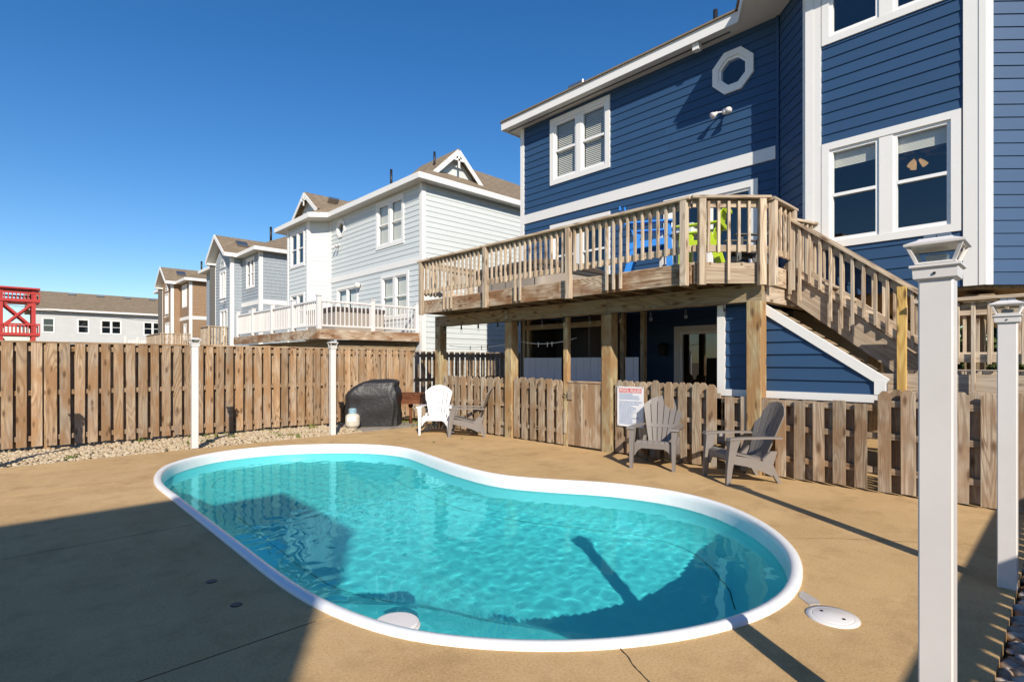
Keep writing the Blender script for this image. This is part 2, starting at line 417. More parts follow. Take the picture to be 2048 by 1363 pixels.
# concrete slabs with the pool cut out
deck = thing('pool_deck', 'tan brushed concrete deck around the pool', None, (3, 5, 0), kind='structure')
HOLE = ring(0.03)
xs_, ys_ = [-9.0, -1.25, 7.02], [0.25, 2.93, 5.42, 7.9, 10.08]
def slab_piece(x0, x1, y0, y1):
    bm = bmesh.new()
    R = [(-9.0, 0.25), (7.02, 0.25), (7.02, 10.08), (-9.0, 10.08)]
    ov = [bm.verts.new((x, y, 0)) for x, y in R]; hv = [bm.verts.new(p) for p in HOLE]
    es = [bm.edges.new((ov[i], ov[(i + 1) % 4])) for i in range(4)] + [bm.edges.new((hv[i], hv[(i + 1) % NP_])) for i in range(NP_)]
    bmesh.ops.triangle_fill(bm, use_beauty=True, edges=es)
    g = 0.0055
    for co, no in (((x0 + g, 0, 0), (-1, 0, 0)), ((x1 - g, 0, 0), (1, 0, 0)), ((0, y0 + g, 0), (0, -1, 0)), ((0, y1 - g, 0), (0, 1, 0))):
        bmesh.ops.bisect_plane(bm, geom=bm.verts[:] + bm.edges[:] + bm.faces[:], plane_co=co, plane_no=no, clear_outer=True)
    bmesh.ops.recalc_face_normals(bm, faces=bm.faces)
    if bm.faces and sum(f.normal.z for f in bm.faces) < 0: bmesh.ops.reverse_faces(bm, faces=bm.faces)
    r = bmesh.ops.extrude_face_region(bm, geom=bm.faces[:])
    vv = [v for v in r['geom'] if isinstance(v, bmesh.types.BMVert)]
    nf = [f for f in r['geom'] if isinstance(f, bmesh.types.BMFace)]
    for v in bm.verts:
        if v not in vv: v.co.z = -0.2
    bmesh.ops.recalc_face_normals(bm, faces=bm.faces)
    me = bpy.data.meshes.new('slab'); bm.to_mesh(me); bm.free(); me.materials.append(MATS['concrete'])
    o = link('slab', me, deck)
for i in range(2):
    for j in range(4): slab_piece(xs_[i], xs_[i + 1], ys_[j], ys_[j + 1])
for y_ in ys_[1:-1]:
    box('joint_filler', -9.0, 1.28, y_ - .006, y_ + .006, -0.05, -0.002, 'crack_joint_shade' if y_ < 6 else 'joint_sand', deck, 0); box('joint_filler', {2.93: 5.42, 5.42: 4.62, 7.9: 4.82}[y_], 7.02, y_ - .006, y_ + .006, -0.05, -0.002, 'joint_sand', deck, 0)  # left joints lying in the house shadow: shade painted in as dark filler
def crack(pts, w_):
    vs, fs = [], []; P_ = []
    for k in range(len(pts) - 1):
        for q in range(8): P_.append(Vector((*pts[k], 0)).lerp(Vector((*pts[k + 1], 0)), q / 8))
    for k, p in enumerate(P_):
        p = p + Vector((noise.noise(p * 9), noise.noise(p * 9 + Vector((4, 4, 4))), 0)) * 0.02; ww = w_ * (0.5 + random.random()); vs += [p + Vector((ww, 0, .003)), p + Vector((-ww, 0, .003))]
    for k in range(len(P_) - 1): fs.append((2 * k, 2 * k + 1, 2 * k + 3, 2 * k + 2))
    link('crack', mesh('crack', vs, fs, 'crack_joint_shade', False, Z), deck)
crack([(2.29, 1.60), (2.16, 1.42), (2.1, 1.25), (1.95, 0.9), (1.9, 0.4)], 0.004)
crack([(4.62, 1.68), (4.95, 1.35), (5.3, 0.9), (5.6, 0.5)], 0.002)
sheet('patio', 7.02, 16, -3, 12.0, -0.02, 'concrete', 'shaded concrete floor under the raised deck')

# fibreglass shell
pool = thing('swimming_pool', 'kidney shaped white fibreglass swimming pool set in the concrete', 'pool', (3.2, 5.2, 0))
def loft(name, rings, mat, parent, cap=None, smooth=True):
    vs, fs = [], []
    for r in rings: vs += r
    n = NP_
    for j in range(len(rings) - 1):
        for i in range(n): fs.append((j * n + i, j * n + (i + 1) % n, (j + 1) * n + (i + 1) % n, (j + 1) * n + i))
    if cap: fs.append(tuple((len(rings) - 1) * n + i for i in range(n)))
    return link(name, mesh(name, vs, fs, mat, smooth), parent)
def zr(off, z): return [Vector((p.x, p.y, z)) for p in ring(off)]
loft('coping', [zr(0.0, -0.05), zr(0.0, 0.014), zr(0.01, 0.026), zr(0.04, 0.031), zr(0.068, 0.026), zr(0.08, 0.008), zr(0.086, -0.03), zr(0.1, -0.21)], 'gelcoat', pool)
def steep(p):      # the deep right end has an upright wall, elsewhere the shell slopes like a dish
    t = max(0.0, min(1.0, (p.x - 2.35) / 0.8)) * max(0.0, min(1.0, (3.6 - p.y) / 0.8)); return t * t * (3 - 2 * t)
def near(p):       # shallow shelf along the near left side
    t = max(0.0, min(1.0, (2.6 - p.x) / 0.4)) * max(0.0, min(1.0, (4.2 - p.y) / 1.2)); return t * t * (3 - 2 * t)
SP, NR = [steep(p) for p in OUT], [near(p) for p in OUT]
for _ in range(10): SP = [(SP[i - 1] + SP[i] * 2 + SP[(i + 1) % NP_]) / 4 for i in range(NP_)]; NR = [(NR[i - 1] + NR[i] * 2 + NR[(i + 1) % NP_]) / 4 for i in range(NP_)]
def fr(s, d, n):
    r, ks = [], []
    for i in range(NP_):
        ws, wn_ = SP[i], NR[i] * (1 - SP[i]); wd = 1 - ws - wn_
        r.append(OUT[i] + NRM[i] * (s[0] * ws + d[0] * wd + n[0] * wn_)); ks.append(s[1] * ws + d[1] * wd + n[1] * wn_)
    if d[0] > 0.25:
        for _ in range(int(6 + d[0] * 14)): r = [(r[i - 1] + r[i] * 2 + r[(i + 1) % NP_]) / 4 for i in range(NP_)]
    return [Vector((p.x, p.y, floor_z(p) * k)) for p, k in zip(r, ks)]
RINGS = [((0.115, 0.42), (0.16, 0.42), (0.2, 0.25)), ((0.15, 0.6), (0.24, 0.6), (0.45, 0.30)), ((0.22, 0.78), (0.36, 0.78), (0.72, 0.40)), ((0.32, 0.91), (0.5, 0.91), (0.95, 0.6)), ((0.42, 0.975), (0.62, 0.975), (1.15, 0.88)), ((0.54, 1.0), (0.76, 1.0), (1.35, 1.0))]
loft('basin', [zr(0.1, -0.205)] + [fr(*q) for q in RINGS], 'gelcoat_basin', pool, cap=True)
dl = [p + Vector((0, 0, 0.0)) for p in fr((0.42, 0.968), (0.62, 0.968), (1.15, 0.87))]
vs, fs = [], []
for i in range(NP_):
    w_ = 0.003 + 0.007 * max(0, noise.noise(dl[i] * 1.7)); vs += [dl[i] - NRM[i] * w_, dl[i] + NRM[i] * w_]
for i in range(NP_):
    if noise.noise(dl[i] * 0.8 + Vector((5, 0, 0))) > -0.12: j = (i + 1) % NP_; fs.append((2 * i, 2 * j, 2 * j + 1, 2 * i + 1))
link('dirt_line', mesh('dirt_line', vs, fs, 'dirt_line'), pool)
# water
WZ = -0.12
w = NB('water')
WATER_MNEE = True
w.n.remove(w.b)
if WATER_MNEE:
    gb = w.new('ShaderNodeBsdfGlass', IOR=1.33, Roughness=0.0); gb.inputs['Color'].default_value = (0.31, 0.955, 0.99, 1)
    w.link(gb.outputs[0], w.out.inputs['Surface'])
else:
    tr = w.new('ShaderNodeBsdfTransparent'); tr.inputs[0].default_value = (0.66, 0.97, 0.99, 1)
    gl = w.new('ShaderNodeBsdfGlossy', Roughness=0.0)
    frn = w.new('ShaderNodeFresnel', IOR=1.33); mx = w.new('ShaderNodeMixShader')
    w.link(frn.outputs[0], mx.inputs[0]); w.link(tr.outputs[0], mx.inputs[1]); w.link(gl.outputs[0], mx.inputs[2]); w.link(mx.outputs[0], w.out.inputs['Surface'])
def wave(x, y):
    p = Vector((x, y, 0))
    h = 0.0006 * math.sin(x * 19 + y * 9 + 2.4 * noise.noise(p * 1.3)) + 0.0005 * math.sin(x * 8 - y * 27 + 2.6 * noise.noise(p * 1.7 + Vector((9, 0, 0))))
    h += 0.0016 * noise.noise(p * 8.0) + 0.0013 * noise.noise(p * 17.0 + Vector((3, 3, 0))) + 0.0006 * noise.noise(p * 34.0)
    return h * 0.6
IN = ring(0.06)
def inside(x, y):
    c = False; n = NP_; j = n - 1
    for i in range(n):
        a, b = IN[i], IN[j]
        if (a.y > y) != (b.y > y) and x < (b.x - a.x) * (y - a.y) / (b.y - a.y) + a.x: c = not c
        j = i
    return c
st = 0.03; nx, ny = int(4.4 / st), int(8.6 / st); idx = {}; vs, fs = [], []
row_in = {}
for j in range(ny + 1):
    y = 1.0 + j * st
    xsx = sorted((a.x + (b.x - a.x) * (y - a.y) / (b.y - a.y)) for a, b in ((IN[i], IN[(i + 1) % NP_]) for i in range(NP_)) if (a.y > y) != (b.y > y))
    for i in range(nx + 1):
        x = 1.2 + i * st
        k = sum(1 for q in xsx if q < x)
        if k % 2 == 1: idx[(i, j)] = len(vs); vs.append((x, y, WZ + wave(x, y)))
for (i, j) in list(idx):
    q = [(i, j), (i + 1, j), (i + 1, j + 1), (i, j + 1)]
    if all(k in idx for k in q): fs.append(tuple(idx[k] for k in q))
water = link('pool_water', mesh('pool_water', vs, fs, 'water', True, Z))
if WATER_MNEE:
    water.cycles.is_caustics_caster = True; sd.cycles.is_caustics_light = True
    for o in pool.children: o.cycles.is_caustics_receiver = True
tag(water, 'clear turquoise rippled water in the pool', None, None, 'structure')

# floating skimmer disc, covers and holes
d = thing('skimmer_disc', 'white round plastic disc floating at the near pool edge', 'pool disc', (1.70, 2.77, WZ))
m = Matrix.Translation(Vector((1.70, 2.77, WZ + 0.03))) @ Matrix.Rotation(math.radians(2), 4, 'Y')
def lathe_m(name, prof, seg, mat, parent, mw):
    o = lathe(name, prof, seg, mat, None); o.parent = parent; o.matrix_basis = wmat(parent).inverted() @ mw; return o
lathe_m('disc', [(0.0, -0.02), (0.125, -0.02), (0.13, -0.012), (0.13, 0.0), (0.124, 0.004), (0.11, 0.005), (0.0, 0.006)], 32, 'vinyl_white', d, m)
lathe_m('rim', [(0.126, -0.03), (0.138, -0.03), (0.138, -0.018), (0.126, -0.018)], 32, 'vinyl_white', d, m)
sk = thing('pool_skimmer', 'round white skimmer lid set flush in the concrete by the pool corner', 'skimmer lid', (3.42, 0.95, 0))
lathe('collar', [(0.105, -0.01), (0.135, -0.01), (0.135, 0.006), (0.105, 0.008)], 36, 'vinyl_white', sk, (3.42, 0.95, 0))
lathe('lid', [(0.0, -0.01), (0.103, -0.01), (0.103, 0.008), (0.098, 0.011), (0.0, 0.013)], 36, 'vinyl_white', sk, (3.42, 0.95, 0))
for dx in (-0.06, 0.06): lathe('finger_hole', [(0.0, 0.0), (0.009, 0.0), (0.009, 0.0145), (0.0, 0.0145)], 10, 'hole_black', sk, (3.42 + dx * 0.2, 0.95 + dx, 0))
bm = [(0.09 * (1 + 0.25 * math.sin(3 * t + 1)) * math.cos(t), 0.045 * (1 + 0.2 * math.sin(2 * t)) * math.sin(t)) for t in [i * 2 * math.pi / 20 for i in range(20)]]
o = link('mortar_patch', mesh('mortar_patch', [(x, y, 0.004) for x, y in bm] + [(x * 1.05, y * 1.05, -0.004) for x, y in bm], [tuple(range(20))] + [(i, (i + 1) % 20, 20 + (i + 1) % 20, 20 + i) for i in range(20)], 'patch_grey'), None, Matrix.Translation(Vector((3.57, 1.12, 0))) @ Matrix.Rotation(0.6, 4, 'Z'))
tag(o, 'pale grey mortar patch on the concrete between pool corner and skimmer lid', 'mortar patch')
for (x, y, l) in ((1.01, 3.93, 'open dark anchor hole in the shaded concrete, the farther of two'), (1.02, 3.45, 'open dark anchor hole in the shaded concrete, the nearer of two')):
    h = thing('anchor_hole', l, 'anchor hole', (x, y, 0), 'anchor holes in the concrete')
    lathe('socket', [(0.0, 0.0), (0.027, 0.0), (0.027, 0.003), (0.0, 0.003)], 16, 'hole_black', h, (x, y, 0))
    lathe('ring', [(0.027, 0.0), (0.033, 0.0), (0.031, 0.004), (0.027, 0.004)], 16, 'metal_black', h, (x, y, 0))

# ================================================================== stones
ICO = None
def stones(name, label, n, area_fn, size, mat, zfn):
    global ICO
    if ICO is None:
        b = bmesh.new(); bmesh.ops.create_icosphere(b, subdivisions=1, radius=1.0)
        ICO = ([v.co.copy() for v in b.verts], [tuple(v.index for v in f.verts) for f in b.faces]); b.free()
    bvs, bfs = ICO; vs, fs = [], []
    for _ in range(n):
        x, y = area_fn(); s = size * random.uniform(0.55, 1.35)
        sc3 = Vector((s * random.uniform(0.8, 1.3), s * random.uniform(0.7, 1.0), s * random.uniform(0.45, 0.75)))
        r = Matrix.Rotation(random.uniform(0, 6.28), 3, 'Z') @ Matrix.Rotation(random.uniform(-0.5, 0.5), 3, 'X')
        o = Vector((x, y, zfn(x, y) + random.uniform(0, 0.4) * s)); b = len(vs); sd_ = Vector((random.random() * 50, random.random() * 50, 0))
        for v in bvs:
            k = 1 + 0.22 * noise.noise(v * 1.3 + sd_); q = r @ Vector((v.x * sc3.x * k, v.y * sc3.y * k, v.z * sc3.z * k)); vs.append(q + o)
        fs += [tuple(b + i for i in f) for f in bfs]
    me = bpy.data.meshes.new(name); me.from_pydata([tuple(v) for v in vs], [], fs); me.materials.append(MATS[mat])
    for p in me.polygons: p.use_smooth = True
    o = link(name, me); tag(o, label, None, None, 'stuff'); return o
sheet('gravel_bed', -3, 7.0, 10.08, 13.2, -0.075, 'sand', 'sandy bed below the gravel strip along the plank fence')
def a1():
    while True:
        x = random.uniform(-0.9, 5.5); y = random.uniform(10.1, 12.3)
        if y < 11.3 or random.random() < 0.7: return x, y
stones('gravel', 'cream coloured gravel strip between the concrete and the plank fence', 6500, a1, 0.03, 'stones', lambda x, y: -0.05 + 0.04 * max(0, 1 - abs(y - 10.9) / 0.9))
def a2(): return random.uniform(2.2, 7.0), 0.235 - abs(random.gauss(0, 0.33))
stones('river_stones', 'mixed brown and grey river stones beside the concrete edge at right', 1500, a2, 0.045, 'stones_river', lambda x, y: -0.05)
sheet('stone_bed', -9, 7.0, -3.2, 0.25, -0.08, 'sand', 'sandy bed below the river stones at right')

# ================================================================== plank fence along the left
def dogear(w, h, t, mat, ear=0.035, top=None):
    k = ('dog', round(w, 3), round(h, 3), t, mat, ear)
    if k in CACHE: return CACHE[k]
    a = w / 2
    pts = [(-a, 0), (a, 0), (a, h - ear * 1.2), (a - ear, h), (-a + ear, h), (-a, h - ear * 1.2)] if ear else [(-a, 0), (a, 0), (a, h), (-a, h)]
    n = len(pts); vs = [(x, -t / 2, z) for x, z in pts] + [(x, t / 2, z) for x, z in pts]
    fs = [tuple(range(n)), tuple(range(n, 2 * n))[::-1]] + [(i, (i + 1) % n, n + (i + 1) % n, n + i) for i in range(n)]
    CACHE[k] = mesh('picket', vs, fs, mat); return CACHE[k]
def plank(name, pos, wdir, w, h, t, mat, parent, ear=0.0, lean=0.0):
    xa = Vector(wdir).normalized(); za = (Z + xa * lean).normalized(); ya = za.cross(xa).normalized(); xa = ya.cross(za)
    return link(name, dogear(round(w, 2), round(h, 2), t, mat, ear), parent, frame(Vector(pos), xa, ya, za))
fen = thing('plank_fence', 'tall brown shadowbox plank fence behind the gravel strip', 'fence', (3, 12.05, -0.1))
x = -1.6; i = 0
while x < 7.86:
    plank('plank', (x + random.uniform(-.006, .006), 12.0, 0.02 + random.uniform(-.012, .012)), X, random.choice((0.13, 0.14, 0.14)), 1.75, 0.018, 'wood_fence', fen, lean=random.uniform(-.004, .004))
    plank('plank', (x + 0.0925, 12.105, 0.0 + random.uniform(-.02, .01)), X, 0.14, 1.76, 0.018, 'wood_fence', fen)
    x += 0.186; i += 1
for z in (0.16, 0.92, 1.66): stick('rail', (-1.7, 12.05, z), (7.9, 12.05, z), 0.085, 0.04, Z, 'wood_fence', fen)
for k in range(4): stick('cap', (-1.7 + k * 2.4, 12.05, 1.785 - k * 0.012), (0.695 + k * 2.4, 12.05, 1.785 - (k + 1) * 0.012), 0.13, 0.028, Y, 'wood_fence', fen)
for x in (-1.55, 0.58, 2.82, 5.25, 7.84): box('post', x - .045, x + .045, 12.03, 12.12, -0.3, 1.76, 'wood_fence', fen, 2, 0.003)
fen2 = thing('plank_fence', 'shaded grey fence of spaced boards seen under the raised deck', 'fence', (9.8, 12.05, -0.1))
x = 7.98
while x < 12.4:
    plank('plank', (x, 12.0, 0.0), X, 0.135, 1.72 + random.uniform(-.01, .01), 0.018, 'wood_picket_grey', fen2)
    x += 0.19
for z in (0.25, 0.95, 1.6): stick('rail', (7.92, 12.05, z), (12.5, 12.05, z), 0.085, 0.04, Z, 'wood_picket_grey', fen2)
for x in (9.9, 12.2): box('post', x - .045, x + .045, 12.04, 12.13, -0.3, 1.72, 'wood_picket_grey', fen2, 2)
# fence on the near side, behind the right posts (it shades the concrete edge)
fen3 = thing('plank_fence', 'spaced plank fence bordering the near side of the pool yard', 'fence', (2, -1.76, -0.1))
x = -9.0
while x < 7.6:
    plank('plank', (x, -1.76, -0.02), X, 0.148, 1.70, 0.018, 'wood_fence', fen3); x += 0.19
for z in (0.25, 1.665): stick('rail', (-9.1, -1.80, z), (7.7, -1.80, z), 0.15 if z > 1 else 0.085, 0.04, Z, 'wood_fence', fen3)
for x in (-8, -5.6, -3.2, -0.8, 1.6, 4.0, 6.4): box('post', x - .045, x + .045, -1.91, -1.82, -0.3, 1.7, 'wood_fence', fen3, 2)

# ================================================================== white light posts
def ptmesh(name, rings, mat, parent, mw):
    vs, fs = [], []
    for a, z in rings: vs += [(-a, -a, z), (a, -a, z), (a, a, z), (-a, a, z)]
    for j in range(len(rings) - 1):
        for i in range(4): fs.append((j * 4 + i, j * 4 + (i + 1) % 4, (j + 1) * 4 + (i + 1) % 4, (j + 1) * 4 + i))
    fs.append((0, 1, 2, 3)); k = (len(rings) - 1) * 4; fs.append((k, k + 1, k + 2, k + 3))
    return link(name, mesh(name, vs, fs, mat), parent, mw)
def light_post(x, y, label, H=1.85):
    p = thing('light_post', label, 'light post', (x, y, 0), 'white light posts around the pool'); T = Matrix.Translation(Vector((x, y, 0)))
    link('shaft', prism_mesh(0.096, 0.096, H - 0.13, 'vinyl_white', 0.005), p, T)
    ptmesh('collar', [(0.052, H - 0.155), (0.06, H - 0.15), (0.062, H - 0.118), (0.07, H - 0.112), (0.07, H - 0.104), (0.05, H - 0.1)], 'vinyl_white', p, T)
    lan = ptmesh('lantern_base', [(0.05, H - 0.101), (0.056, H - 0.099), (0.056, H - 0.094), (0.03, H - 0.09)], 'vinyl_white', p, T)
    a0, a1_, z0, z1 = 0.051, 0.074, H - 0.095, H - 0.036
    for sx in (-1, 1):
        for sy in (-1, 1): stick('lantern_bar', (x + sx * a0, y + sy * a0, z0), (x + sx * a1_, y + sy * a1_, z1), 0.011, 0.011, X, 'vinyl_white', p, 0.001)
    for ax, s in ((0, -1), (0, 1), (1, -1), (1, 1)):
        q = [(-a0, z0), (a0, z0), (a1_, z1), (-a1_, z1)]; b = [s * a0 * 0.985, s * a0 * 0.985, s * a1_ * 0.985, s * a1_ * 0.985]
        vs = [(b[i], q[i][0], q[i][1]) if ax == 0 else (q[i][0], b[i], q[i][1]) for i in range(4)]
        link('pane', mesh('pane', vs, [(0, 1, 2, 3)], 'glass_clear', False, X * s if ax == 0 else Y * s), p, T)
    ptmesh('reflector', [(0.028, H - 0.09), (0.03, H - 0.07), (0.02, H - 0.066)], 'metal_grey', p, T)
    ptmesh('roof', [(0.074, H - 0.042), (0.083, H - 0.038), (0.084, H - 0.031), (0.05, H - 0.016), (0.046, H - 0.012), (0.03, H - 0.01)], 'vinyl_white', p, T)
    for s in (-1, 1): stick('solar_cell', (x, y + s * 0.019 - 0.017, H - 0.004), (x, y + s * 0.019 + 0.017, H - 0.004), 0.04, 0.018, X, 'metal_grey', p, 0.002)
    stick('screw', (x - 0.0655, y + 0.0, H - 0.135), (x - 0.0605, y + 0.0, H - 0.135), 0.007, 0.007, Z, 'metal_black', p, 0.0)
    return p
light_post(2.36, 0.33, 'tall white light post with glass cap, nearest to the camera', 1.885)
light_post(4.7, 0.3, 'white light post with glass cap at the right edge behind the nearest one')
light_post(2.36, 10.17, 'white light post left of centre before the plank fence')
light_post(4.76, 10.13, 'white light post beside the covered grill')
light_post(-0.12, 10.2, 'white light post at the left edge before the plank fence')

# ================================================================== house outside the frame that shades the left of the pool deck
nh = thing('beach_house', 'pale two storey house standing behind the near fence', 'house', (-8, -7, -0.12))
boxes_mesh('wall', [(-16, -6.2, -12, -2.87, -0.12, 7.0), (-6.2, -3.44, -4.77, -2.87, -0.12, 7.0)], 'siding_pale', nh, (-8, -7, 0))
boxes_mesh('roof', [(-16, -6.2, -12, -2.87, 7.0, 7.03), (-6.19, -3.44, -4.77, -2.87, 7.0, 7.03)], 'shingle', nh, (-8, -7, 7))

# ================================================================== wall faces
class Face:
    def __init__(s, o, u, n): s.o = Vector((o[0], o[1], 0)); s.u = Vector((u[0], u[1], 0)).normalized(); s.n = Vector((n[0], n[1], 0)).normalized()
    def p(s, a, z, out=0.0): return s.o + s.u * a + s.n * out + Z * z
def fbox(f, name, s0, s1, z0, z1, o0, o1, mat, parent, ch=0.0):
    L, H, T = s1 - s0, z1 - z0, o1 - o0; om = (o0 + o1) / 2
    if L >= H: return stick(name, f.p(s0, (z0 + z1) / 2, om), f.p(s1, (z0 + z1) / 2, om), H, T, Z, mat, parent, ch)
    return stick(name, f.p((s0 + s1) / 2, z0, om), f.p((s0 + s1) / 2, z1, om), L, T, f.u, mat, parent, ch)
def rects(s0, s1, z0, z1, holes):
    """split a rectangle minus holes into rectangles"""
    out = [(s0, s1, z0, z1)]
    for a, b, c, d in holes:
        nw = []
        for (p, q, r, t) in out:
            if b <= p or a >= q or d <= r or c >= t: nw.append((p, q, r, t)); continue
            if a > p: nw.append((p, a, r, t))
            if b < q: nw.append((b, q, r, t))
            m0, m1 = max(p, a), min(q, b)
            if c > r: nw.append((m0, m1, r, c))
            if d < t: nw.append((m0, m1, d, t))
        out = nw
    return [r for r in out if r[1] - r[0] > 0.01 and r[3] - r[2] > 0.012]
def lap_verts(f, s0, s1, z0, z1, e, zc, prou=0.02):
    k0 = prou - (prou - 0.006) * (z0 - zc) / e; k1 = prou - (prou - 0.006) * (z1 - zc) / e
    return [f.p(s0, z0, 0), f.p(s1, z0, 0), f.p(s1, z0, k0), f.p(s0, z0, k0), f.p(s0, z1, 0), f.p(s1, z1, 0), f.p(s1, z1, k1), f.p(s0, z1, k1)]
QF = [(0, 1, 2, 3), (4, 7, 6, 5), (0, 4, 5, 1), (3, 2, 6, 7), (0, 3, 7, 4), (1, 5, 6, 2)]
def siding(f, s0, s1, z0, z1, e, mat, parent, holes=(), join=None, shingle=None):
    """lapped boards; join=name builds one mesh (too small to pick apart)"""
    zc = z0; JV, JF = [], []
    while zc < z1 - 0.01:
        for (a, b, c, d) in rects(s0, s1, zc, min(zc + e, z1), holes):
            spans = [(a, b)]
            if not join and b - a > 2.6:
                q = a + random.uniform(0.8, b - a - 0.8); spans = [(a, q - .0012), (q + .0012, b)]
            if shingle:
                spans = []; q = a
                while q < b: w_ = random.uniform(0.6, 1.4) * shingle; spans.append((q, min(q + w_ - 0.006, b))); q += w_
            for (a2, b2) in spans:
                if join:
                    k = len(JV); JV += lap_verts(f, a2, b2, c, d, e, zc, 0.022 + (random.uniform(-.004, .004) if shingle else 0)); JF += [tuple(k + i for i in q) for q in QF]
                else:
                    org = f.p(a2, c, 0); xa, ya, za = Z, f.n, f.u
                    if xa.cross(ya).dot(za) < 0: za = -f.u; org = f.p(b2, c, 0)
                    fm = frame(org, xa, ya, za); inv = fm.inverted()
                    link('siding_board', mesh('siding_board', [inv @ v for v in lap_verts(f, a2, b2, c, d, e, zc)], QF, mat), parent, fm)
        zc += e
    if join and JV:
        o = link(join, mesh(join, JV, JF, mat), parent); o['kind'] = 'stuff'
def backing(f, s0, s1, z0, z1, holes, mat, parent, name='wall', t=0.1):
    vs, fs = [], []
    for (a, b, c, d) in rects(s0, s1, z0, z1, holes):
        k = len(vs); vs += [f.p(a, c, -t), f.p(b, c, -t), f.p(b, c, 0.002), f.p(a, c, 0.002), f.p(a, d, -t), f.p(b, d, -t), f.p(b, d, 0.002), f.p(a, d, 0.002)]
        fs += [tuple(k + i for i in q) for q in QF]
    return link(name, mesh(name, vs, fs, mat), parent)
def strips(f, name, lst, mat, parent):
    """several boxes on a face (s0,s1,z0,z1,o0,o1) that make one part"""
    vs, fs = [], []
    for a, b, c, d, o0, o1 in lst:
        k = len(vs); vs += [f.p(a, c, o0), f.p(b, c, o0), f.p(b, c, o1), f.p(a, c, o1), f.p(a, d, o0), f.p(b, d, o0), f.p(b, d, o1), f.p(a, d, o1)]
        fs += [tuple(k + i for i in q) for q in QF]
    return link(name, mesh(name, vs, fs, mat), parent)
def window(f, parent, s0, s1, z0, z1, n=2, tw=0.1, mul=0.1, blind=None, glass='glass', trim='trim_white', rail=True, detail=True, sill=False):
    """cased window: n sashes side by side; trim is the part, panes and sashes its sub-parts"""
    po = 0.04
    win = strips(f, 'window', [(s0, s0 + tw, z0, z1, 0, po), (s1 - tw, s1, z0, z1, 0, po), (s0 + tw, s1 - tw, z1 - tw, z1, 0, po), (s0 + tw, s1 - tw, z0, z0 + tw, 0, po)], trim, parent)
    a0, a1, b0, b1 = s0 + tw, s1 - tw, z0 + tw, z1 - tw
    wd = (a1 - a0 - mul * (n - 1)) / n
    for k in range(n):
        x0 = a0 + k * (wd + mul); x1 = x0 + wd
        if k < n - 1: strips(f, 'mullion', [(x1, x1 + mul, b0, b1, -0.05, 0.03)], trim, win)
        fw = 0.045; zm = (b0 + b1) / 2
        L = [(x0, x0 + fw, b0, b1, -0.05, 0.012), (x1 - fw, x1, b0, b1, -0.05, 0.012), (x0 + fw, x1 - fw, b1 - fw, b1, -0.05, 0.012), (x0 + fw, x1 - fw, b0, b0 + fw * 1.2, -0.05, 0.012)]
        if rail: L.append((x0 + fw, x1 - fw, zm - 0.022, zm + 0.022, -0.045, 0.014))
        strips(f, 'sash', L, 'sash_white', win)
        q = [(x0 + fw, x1 - fw, b0 + fw, b1 - fw)]
        if rail: q = [(x0 + fw, x1 - fw, b0 + fw, zm - .02), (x0 + fw, x1 - fw, zm + .02, b1 - fw)]
        for (p0, p1, r0, r1) in q: link('pane', mesh('pane', [f.p(p0, r0, -.027), f.p(p1, r0, -.027), f.p(p1, r1, -.027), f.p(p0, r1, -.027)], [(0, 1, 2, 3)], glass, False, f.n), win)
        if blind == 'slats':
            z = b0 + 0.06; L = []
            vs, fs = [], []
            while z < b1 - 0.05:
                kq = len(vs); vs += [f.p(x0 + .05, z, -0.075), f.p(x1 - .05, z, -0.075), f.p(x1 - .05, z + 0.03, -0.088), f.p(x0 + .05, z + 0.03, -0.088)]; fs.append((kq, kq + 1, kq + 2, kq + 3)); z += 0.042
            link('blind', mesh('blind', vs, fs, 'blind_cream'), win)
        elif blind == 'shade': strips(f, 'blind', [(x0 + .03, x1 - .03, b0 + 0.05, b1, -0.09, -0.085)], 'blind_cream', win)
        elif blind == 'top':
            vs, fs = [], []; z = b1 - 0.26
            while z < b1 - 0.03:
                kq = len(vs); vs += [f.p(x0 + .04, z, -0.07), f.p(x1 - .04, z, -0.07), f.p(x1 - .04, z + 0.022, -0.076), f.p(x0 + .04, z + 0.022, -0.076)]; fs.append((kq, kq + 1, kq + 2, kq + 3)); z += 0.018
            link('blind', mesh('blind', vs, fs, 'blind_cream'), win)
        elif blind == 'curtain':
            vs, fs = [], []; m_ = 26
            for i in range(m_ + 1):
                sx = x0 + .02 + (x1 - x0 - .04) * i / m_; o_ = -0.12 + 0.025 * math.sin(i * 1.9); vs += [f.p(sx, b0, o_), f.p(sx, b1, o_)]
            for i in range(m_): fs.append((2 * i, 2 * i + 2, 2 * i + 3, 2 * i + 1))
            link('curtain', mesh('curtain', vs, fs, 'curtain'), win)
    return win, (s0 + tw * .6, s1 - tw * .6, z0 + tw * .6, z1 - tw * .6)
